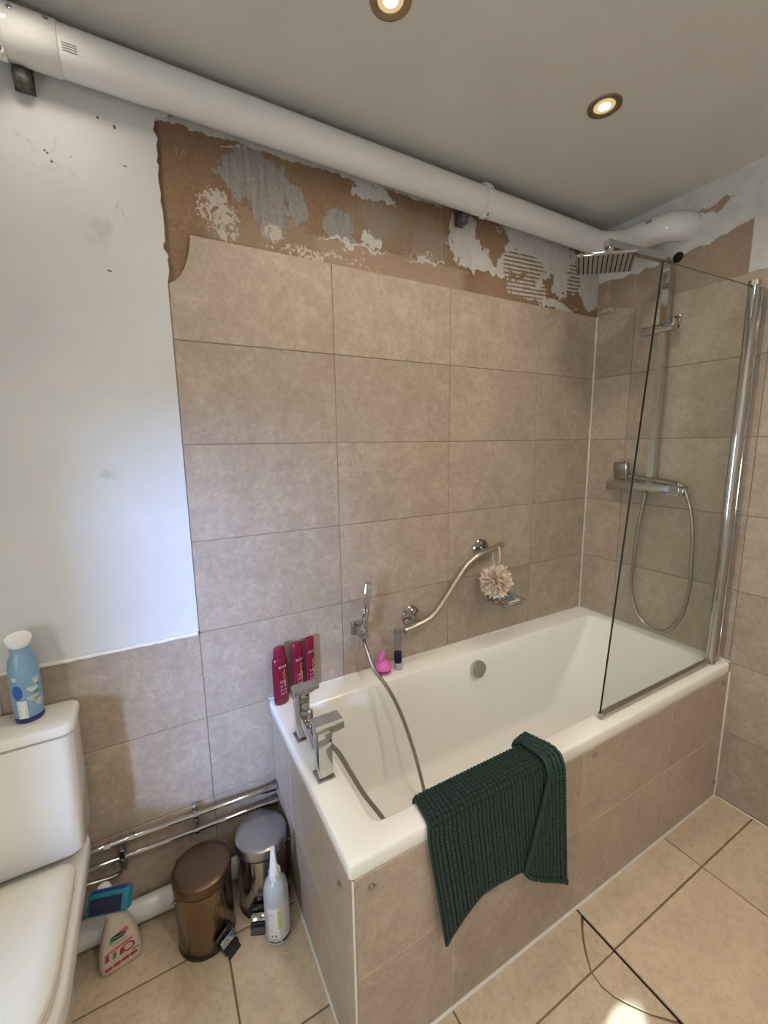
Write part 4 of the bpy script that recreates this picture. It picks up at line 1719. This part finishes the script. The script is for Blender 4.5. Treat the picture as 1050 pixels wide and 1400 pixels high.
lines(bm, f, -.016, .010, .052, .125, .0062, .0011)
f4 = cw(BR + .0007, R(42))
lines(bm, f4, -.010, .015, .036, .138, .0052, .0009)
for k in range(13):
    u_ = -.014 + .0021 * k
    q_ = [bm.verts.new(f(a_, b_)) for a_, b_ in ((u_, .024), (u_ + .0007 + .0006 * (k % 2), .024), (u_ + .0007 + .0006 * (k % 2), .034), (u_, .034))]
    bm.faces.new(q_)
finish('small_print', bm, 'print_grey', sb, 0)
for k in range(2):
    blob(f, -.006 + .011 * k, .043, .0036, .0036, 'print_grey', sb, name='symbol')

# ------------------------------------------------------------------ carpet cleaner
cc = thing('carpet_cleaner', 'cream carpet cleaner bottle with blue brush head between toilet and bins', 'bottle', (-2.203, -.125, 0), R(8))
bm = bmesh.new()
rings = []
for (zz, hw_, hd) in ((0, .048, .021), (.003, .0525, .025), (.02, .0545, .0265), (.05, .0525, .0265), (.09, .0450, .0255), (.125, .0355, .0240), (.150, .0275, .0215), (.165, .0240, .0200), (.180, .0250, .0200), (.196, .0290, .0205)):
    rings.append(rrect(-hw_, hw_, -hd, hd, min(hd * .8, .018), zz, 6))
loft(bm, rings)
finish('bottle', bm, 'bottle_cream', cc, 60)
bm = bmesh.new()
qr = (Matrix.Rotation(R(-24), 3, 'Z') @ Matrix.Rotation(R(-36), 3, 'X'))
box(bm, (-.008, -.006, .222), (.108, .040, .056), rot=qr, bev=.008, seg=3)
finish('brush_head', bm, 'teal', cc)
bm = bmesh.new()
box(bm, Vector((-.012, -.006, .222)) + qr @ Vector((0, -.0215, -.003)), (.080, .010, .036), rot=qr, bev=.002)
finish('bristles', bm, 'bristle', cc)
bm = bmesh.new()
for k in range(22):
    box(bm, Vector((-.008, -.006, .222)) + qr @ Vector((-.046 + .0042 * k, -.010, .0285)), (.0022, .020, .006), rot=qr @ Matrix.Rotation(R(18), 3, 'Y'))
finish('ridge', bm, 'brush_blue', cc, 0)
bm = bmesh.new()
lathe(bm, [(.018, 0), (.020, .004), (.016, .016), (.001, .018)], 20, (-.02, .030, .226))
finish('cap', bm, 'white_plastic', cc)


def cf(u, v):     # on the front face, which tapers upward
    d = .0268 if v < .05 else .0268 - (.0268 - .0235) * (v - .05) / .085
    return Vector((u, -d - .0006, v))


def quad(pts_, mat_, par, name='print', dd=0.0):
    bm = bmesh.new()
    bm.faces.new([bm.verts.new(cf(*p) + Vector((0, -dd, 0))) for p in pts_])
    return finish(name, bm, mat_, par, 0)


quad([(-.026, .098), (.004, .104), (.004, .124), (-.021, .118)], 'green_print', cc, 'green_ribbon')
quad([(.004, .112), (.026, .116), (.022, .130), (.004, .126)], 'pinkred', cc, 'pink_ribbon')
blob(lambda u, v: cf(u, v) + Vector((0, -.0004, 0)), -.002, .112, .021, .0085, 'print_black', cc, name='logo_oval')
text_obj('Dr.Beckmann', .0072, lambda u, v: cf(u - .002, v + .112) + Vector((0, -.0008, 0)), 'print_white', cc)
text_obj('CARPET', .0115, lambda u, v: cf(u + .0005, v + .094) + Vector((0, -.0004, 0)), 'print_grey', cc)
quad([(-.042, .068), (.030, .080), (.034, .088), (-.034, .076)], 'pinkred', cc, 'red_ribbon')
for k in range(3):
    quad([(-.040 + .018 * k, .048), (-.030 + .018 * k, .050), (-.028 + .018 * k, .070), (-.037 + .018 * k, .068)], 'red_print' if k != 1 else 'leaf', cc, 'picture_print', .0002)
bm = bmesh.new()
for r0, r1 in (((.011), (.016)),):
    n = 18
    A_ = [bm.verts.new(cf(.020 + r0 * math.cos(2 * PI * i / n), .062 + r0 * .9 * math.sin(2 * PI * i / n)) + Vector((0, -.0003, 0))) for i in range(n)]
    B_ = [bm.verts.new(cf(.020 + r1 * math.cos(2 * PI * i / n), .062 + r1 * .9 * math.sin(2 * PI * i / n)) + Vector((0, -.0003, 0))) for i in range(n)]
    for i in range(n):
        bm.faces.new((A_[i], A_[(i + 1) % n], B_[(i + 1) % n], B_[i]))
finish('ring_print', bm, 'red_print', cc, 0)
for k in range(4):
    quad([(-.042 + .021 * k, .018 + .002 * k), (-.024 + .021 * k, .020 + .002 * k), (-.024 + .021 * k, .030 + .002 * k), (-.042 + .021 * k, .028 + .002 * k)], 'red_print', cc, 'red_panel')
quad([(.026, .040), (.046, .043), (.046, .047), (.026, .044)], 'leaf', cc, 'green_line')

# ------------------------------------------------------------------ pipework by the floor
cp = thing('water_pipes', 'pair of thin chrome water pipes clipped along the low tiles', 'pipe', (-1.95, -.04, .26))
CO = Vector(cp.location)


def cadd(name, bm, mat_, smooth=50):
    bmesh.ops.translate(bm, vec=-CO, verts=bm.verts)
    return finish(name, bm, mat_, cp, smooth)


for za, zb in ((.316, .289), (.258, .233)):
    bm = bmesh.new()
    tube(bm, [(-2.50, -.036, za + .012), (-2.2, -.036, za), (-1.697, -.036, zb)], .0078, 14)
    cadd('pipe', bm, 'chrome')
    bm = bmesh.new()
    cyl(bm, (-1.735, -.036, zb + .002), (-1.70, -.036, zb), .0125, 14)
    cyl(bm, (-1.752, -.036, zb + .0025), (-1.735, -.036, zb + .002), .0100, 14)
    cadd('end_nut', bm, 'chrome_dark')
bm = bmesh.new()
for xx in (-2.215, -2.150):
    cyl(bm, (xx - .008, -.036, .3155), (xx + .008, -.036, .3145), .0115, 6)
cyl(bm, (-2.205, -.036, .3150), (-2.16, -.036,   .3145), .0095, 14)
cyl(bm, (-2.180, -.036, .315), (-2.180, -.036, .215), .0085, 14)
cyl(bm, (-2.180, -.036, .285), (-2.180, -.036, .262), .0125, 6)
cyl(bm, (-2.180, -.036, .250), (-2.180, -.036, .225), .0125, 6)
cadd('tee_valve', bm, 'chrome_dark')
bm = bmesh.new()
tube(bm, smooth_path([(-2.180, -.036, .222), (-2.20, -.038, .205), (-2.26, -.042, .215), (-2.34, -.045, .24)], 8), .007, 10)
cadd('flexible_tail', bm, 'hose')
bm = bmesh.new()
box(bm, (-1.968, -.012, .275), (.016, .022, .100), bev=.004)
for zz in (.303, .246):
    lathe(bm, [(.0125, -.006), (.0125, .006)], 16, (-1.968, -.036, zz), rot=align((1, 0, 0)))
    box(bm, (-1.968, -.020, zz), (.010, .026, .010))
cadd('pipe_clip', bm, 'chrome_dark')

wp = thing('waste_pipe', 'white plastic waste pipe on the floor along the wall behind the bins', 'pipe', (-2.1, -.040, .042))
bm = bmesh.new()
tube(bm, [(-.42, 0, .012), (.0, 0, .004), (.24, 0, -.004), (.395, 0, -.006)], .0335, 24)
finish('pipe', bm, 'pvc', wp)
bm = bmesh.new()
tube(bm, [(-.42, 0, .012), (-.10, 0, .006)], .0375, 24)
finish('socket', bm, 'pvc', wp)

for o in list(bpy.data.objects):
    if o.name.split('.')[0] in ('small_print', 'barcode', 'nozzle_row', 'bristles', 'ridge', 'print_bars', 'ruffles'):
        o['kind'] = 'stuff'      # pieces of a few pixels, joined
